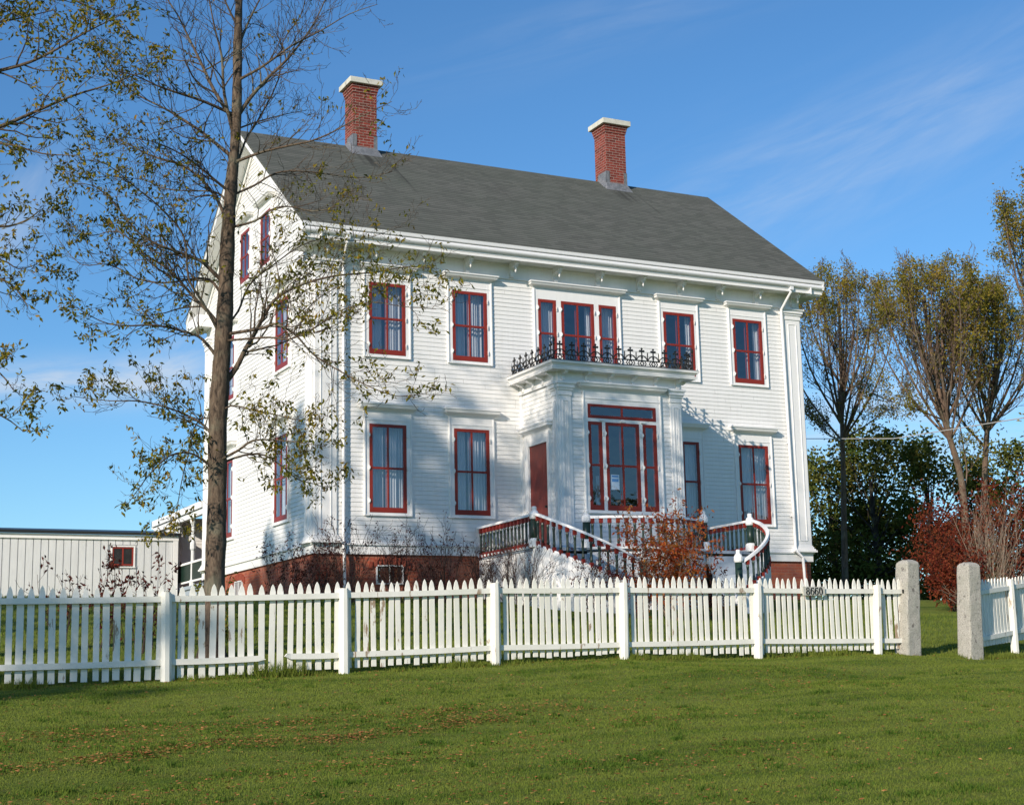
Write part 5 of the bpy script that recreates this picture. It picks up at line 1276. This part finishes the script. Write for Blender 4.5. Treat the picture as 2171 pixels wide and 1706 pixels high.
shrub(80, 2.9, -4.1, 1.75, .9, 28, 'dense bare shrub against the left side of the stoop', TWIG, LEAFM, .05, .05, group=G)
shrub(81, -1.5, -2.6, 1.45, .9, 12, 'bare shrub with maroon seed heads under the gable wall', TWIG, LEAFM, .22, .07, group=G)
shrub(82, -.55, -1.6, 1.7, .8, 10, 'thin shrub with a few maroon leaves at the gable corner', TWIG, LEAFM, .22, .07, group=G)
G = 'maroon shrubs behind the fence'
for k, (x, y, H, lab) in enumerate(((-6.75, -8.6, 1.35, 'thin shrub with few leaves, leftmost of the maroon shrubs'), (-6.45, -9.7, 1.30, 'low bushy maroon shrub behind the fence before the outbuilding window'), (-6.0, -9.9, 1.62, 'tallest maroon shrub right of the outbuilding window'), (-5.65, -9.6, 1.35, 'maroon shrub beside the tree trunk'))):
    shrub(90+k, x, y, H, .33, 6, lab, TWIG, LEAFM, (.14, .5, .42, .3)[k], .075, fork=3, r0=.009, group=G)
shrub(95, -5.05, -10.35, 1.15, .4, 6, 'yellow green suckers at the foot of the tall tree', TWIG, LEAFY, .5, .10, fork=3, r0=.007)
shrub(96, 4.0, -5.3, 1.35, .8, 13, 'twiggy shrub with small crimson leaves before the left stair rail', TWIG, LEAFR, .22, .06)
shrub(97, 4.6, -5.9, 1.55, .8, 12, 'dark reddish shrub between the crimson one and the orange one', TWIG, LEAFR, .32, .06)
shrub(98, 5.2, -6.3, 2.3, .85, 24, 'tall orange and red shrub in front of the entrance', TWIGT, LEAFOR, .50, .09, cn=(4, 5, 6), cs=.07)
shrub(99, 6.3, -6.0, 1.15, .6, 8, 'low dark shrub right of the orange one', TWIG, LEAFR, .3, .07)
G = 'crimson bushes right of the gate'
shrub(110, 14.2, -4.4, 1.75, .85, 16, 'low rounded crimson bush seen between the granite gateposts', TWIG, LEAFR, .55, .10, group=G, cn=(4, 5, 6), cs=.12, fork=5)
shrub(111, 16.2, -2.0, 2.9, 1.0, 18, 'taller crimson bush behind the low one and the pale bare bush', TWIG, LEAFR, .45, .11, group=G, cn=(4, 5, 6), cs=.14, fork=5)
shrub(112, 18.2, -2.4, 3.2, 1.6, 22, 'crimson bush at the right edge above the short fence', TWIG, LEAFR, .45, .11, group=G, cn=(4, 5, 6), cs=.14, fork=5)
shrub(113, 14.75, -4.9, 3.0, 1.25, 30, 'pale tan leafless bush behind the right granite gatepost', TWIGT, None, 0, fork=4, r0=.014, up=.12, bend=.09)
shrub(114, 13.9, -5.3, .95, .8, 12, 'low dead grey twigs at the foot of the crimson bush', TWIGT, None, 0, fork=4, r0=.008)

# overhead wires
m = MB(); P = [Vector((9.0, -15.5, 6.2)), Vector((11.63, -9.38, 6.40)), Vector((14.3, -2.4, 7.15)), Vector((17.02, 4.58, 8.32)), Vector((19.5, 11, 9.4))]
Q = Vector((2.0, -32, 6.9)); m.tube([Q, P[0]]+P[1:], .012, 5)
wr = m.build('overhead_wire', simple('pale_cable', (.45, .44, .42), (.55, .54, .5), 3, .6)); tag(wr, 'pale overhead cable crossing in front of the trees on the right', 'wire')

# ================================================================== LAWN
rg = np.random.default_rng(5)
def gzv(X, Y): return np.array([gz(a, b) for a, b in zip(X, Y)])
# height lookup on a grid for speed
gx = np.arange(-26, 24, .25); gy = np.arange(-32, 16, .25)
GH = np.array([[gz(a, b) for a in gx] for b in gy])
def gh(X, Y):
    u = np.clip((X-gx[0])/.25, 0, len(gx)-1.001); v = np.clip((Y-gy[0])/.25, 0, len(gy)-1.001); i = u.astype(int); j = v.astype(int); fu = u-i; fv = v-j
    return GH[j, i]*(1-fu)*(1-fv)+GH[j, i+1]*fu*(1-fv)+GH[j+1, i]*(1-fu)*fv+GH[j+1, i+1]*fu*fv
def blades(name, X, Y, h, wd, mat, kind='stuff', label=None, cat=None, flat=False):
    n = len(X); Z = gh(X, Y); a = rg.uniform(0, 2*np.pi, n); ca, sa = np.cos(a), np.sin(a)
    lx, ly = rg.normal(0, .35, n)*h, rg.normal(0, .35, n)*h
    V = np.empty((n, 3, 3), np.float32)
    V[:, 0] = np.stack([X-ca*wd, Y-sa*wd, Z-.004], 1); V[:, 1] = np.stack([X+ca*wd, Y+sa*wd, Z-.004], 1); V[:, 2] = np.stack([X+lx, Y+ly, Z+h], 1)
    me = bpy.data.meshes.new(name); me.vertices.add(3*n); me.vertices.foreach_set('co', V.ravel()); me.loops.add(3*n); me.loops.foreach_set('vertex_index', np.arange(3*n, dtype=np.int32))
    me.polygons.add(n); me.polygons.foreach_set('loop_start', np.arange(0, 3*n, 3, dtype=np.int32)); me.update(calc_edges=True); me.materials.append(mat)
    o = bpy.data.objects.new(name, me); col.objects.link(o); tag(o, label, cat, None, kind); return o
def sample(n, d0, d1, half=.40, pw=1.0):
    """points over the lawn in front of where the viewer stands"""
    d = d0+(d1-d0)*rg.random(n)**pw; s = rg.uniform(-half, half, n)*d
    X = CAM.x+d*math.sin(YAW)+s*math.cos(YAW); Y = CAM.y+d*math.cos(YAW)-s*math.sin(YAW); return X, Y, d
GM = m_grass()
X, Y, d = sample(460000, 8.0, 25.5, .40, 1.1); k = Y < -12.6; X, Y, d = X[k], Y[k], d[k]
blades('grass', X, Y, rg.uniform(.007, .020, len(X)), .0026+.00024*d, GM, label='short mown lawn grass', cat='grass')
X, Y, d = sample(90000, 17, 34, .42); k = (Y > -12.9) & ~((X > -.1) & (X < 13.5) & (Y > -.1)) & ~((X > 3.9) & (X < 9.6) & (Y > -4.7)); X, Y, d = X[k], Y[k], d[k]
blades('grass', X, Y, rg.uniform(.03, .07, len(X)), .008, GM, label='lawn grass inside the fence', cat='grass')
# coarser clumps and weeds that the mower left
n = 420; Xc, Yc, dc = sample(n, 8.5, 21, .4, 1.0); Xk, Yk = [], []
for x, y in zip(Xc, Yc):
    q = rg.integers(25, 80); s_ = rg.uniform(.03, .10); Xk.append(x+rg.normal(0, s_, q)); Yk.append(y+rg.normal(0, s_, q))
X, Y = np.concatenate(Xk), np.concatenate(Yk); k = Y < -12.9; X, Y = X[k], Y[k]
blades('grass', X, Y, rg.uniform(.02, .045, len(X)), .0065, m_leaf('weed_blade', [(.36, (.04, .085, .012)), (.5, (.07, .13, .02)), (.66, (.14, .18, .03))], .8, .3), label='coarse clumps in the mown lawn', cat='grass')
# unmown tufts along the foot of the fence and round the gateposts
n = 26000; X = rg.uniform(-9.5, 8.5, n); cl_ = np.sin(X*2.1)+.8*np.sin(X*5.3+1)+.5*np.sin(X*11); keep = rg.random(n) < np.clip(.30+.35*cl_, .08, 1); X = X[keep]; Y = -13.0+rg.normal(0, .09, len(X)); hh_ = np.clip(.05+.045*np.sin(X*2.1)+.03*np.sin(X*7), .035, .2)
hh_ = np.where((X > -5.3) & (X < -4.5), .17, hh_); hh_ = np.where((X > 2.5) & (X < 3.4), .13, hh_)
blades('grass', X, Y, hh_*rg.uniform(.5, 1.3, len(X)), .006, GM, label='taller grass tufts along the foot of the fence', cat='grass')
# fallen leaves: drifted into bands along the bank, thinner elsewhere
def leaves_mesh(X, Y, size, mat, label):
    n = len(X); Z = gh(X, Y)+.012+rg.uniform(0, .012, n); a = rg.uniform(0, 2*np.pi, n); ca, sa = np.cos(a), np.sin(a); s = size*rg.uniform(.6, 1.3, n)
    V = np.empty((n, 4, 3), np.float32)
    for q, (u, v) in enumerate(((-1, 0), (0, -.5), (1, 0), (0, .5))):
        V[:, q] = np.stack([X+(u*ca-v*sa)*s, Y+(u*sa+v*ca)*s, Z+rg.uniform(-.3, .9, n)*s*.5], 1)
    me = bpy.data.meshes.new('fallen_leaves'); me.vertices.add(4*n); me.vertices.foreach_set('co', V.ravel()); me.loops.add(4*n); me.loops.foreach_set('vertex_index', np.arange(4*n, dtype=np.int32))
    me.polygons.add(n); me.polygons.foreach_set('loop_start', np.arange(0, 4*n, 4, dtype=np.int32)); me.update(calc_edges=True); me.materials.append(mat)
    o = bpy.data.objects.new('fallen_leaves', me); col.objects.link(o); tag(o, label, 'leaves', None, 'stuff')
bx_, by_ = [], []
def band_leaves(p0, p1, n, wd):
    t = rg.random(n); cl = rg.normal(0, wd, n); px_ = p0[0]+(p1[0]-p0[0])*t; py_ = p0[1]+(p1[1]-p0[1])*t
    L = math.hypot(p1[0]-p0[0], p1[1]-p0[1]); nx, ny = -(p1[1]-p0[1])/L, (p1[0]-p0[0])/L
    wob = .04*np.sin(px_*2.3)+.03*np.sin(px_*5)
    keep = rg.random(n) < .8+.3*np.sin(px_*3.7+np.cos(px_*9))
    bx_.append((px_+nx*(cl+wob))[keep]); by_.append((py_+ny*(cl+wob))[keep])
def poly_leaves(pts, n, wd):
    for p, q in zip(pts[:-1], pts[1:]): band_leaves(p, q, int(n*math.hypot(q[0]-p[0], q[1]-p[1])), wd)
poly_leaves([(-10.2, -20.2), (-9.11, -19.86), (-8.07, -19.54), (-7.34, -19.14), (-6.02, -18.78), (-5.37, -18.5), (-4.15, -18.2)], 380, .11)
poly_leaves([(-9.8, -18.1), (-8.16, -18.0), (-6.68, -17.6), (-6.23, -17.45), (-5.55, -17.6), (-4.63, -17.8), (-3.2, -17.65)], 250, .22)
poly_leaves([(-9.8, -19.0), (-7.9, -18.8), (-6.0, -18.1), (-4.6, -17.9)], 130, .25)
poly_leaves([(-9.8, -21.4), (-8.38, -21.08), (-6.1, -20.3), (-3, -18.9)], 110, .35)
poly_leaves([(-8, -22.3), (-5.5, -21.5), (-3, -20.8)], 110, .4)
poly_leaves([(-4.2, -18.2), (-1.5, -17.0), (1.5, -15.6)], 70, .3)
X, Y, d = sample(9000, 8.3, 21, .4, 1.1); k = (Y < -13) & (np.sin(X*1.1+2)*np.cos(Y*1.9)+rg.normal(0, .5, len(X)) > .05); bx_.append(X[k]); by_.append(Y[k])
n = 400; bx_.append(rg.uniform(-9, 7.5, n)); by_.append(-13.15+rg.normal(0, .12, n))
leaves_mesh(np.concatenate(bx_), np.concatenate(by_), .017, FALLEN, 'brown fallen leaves scattered in bands over the mown lawn')
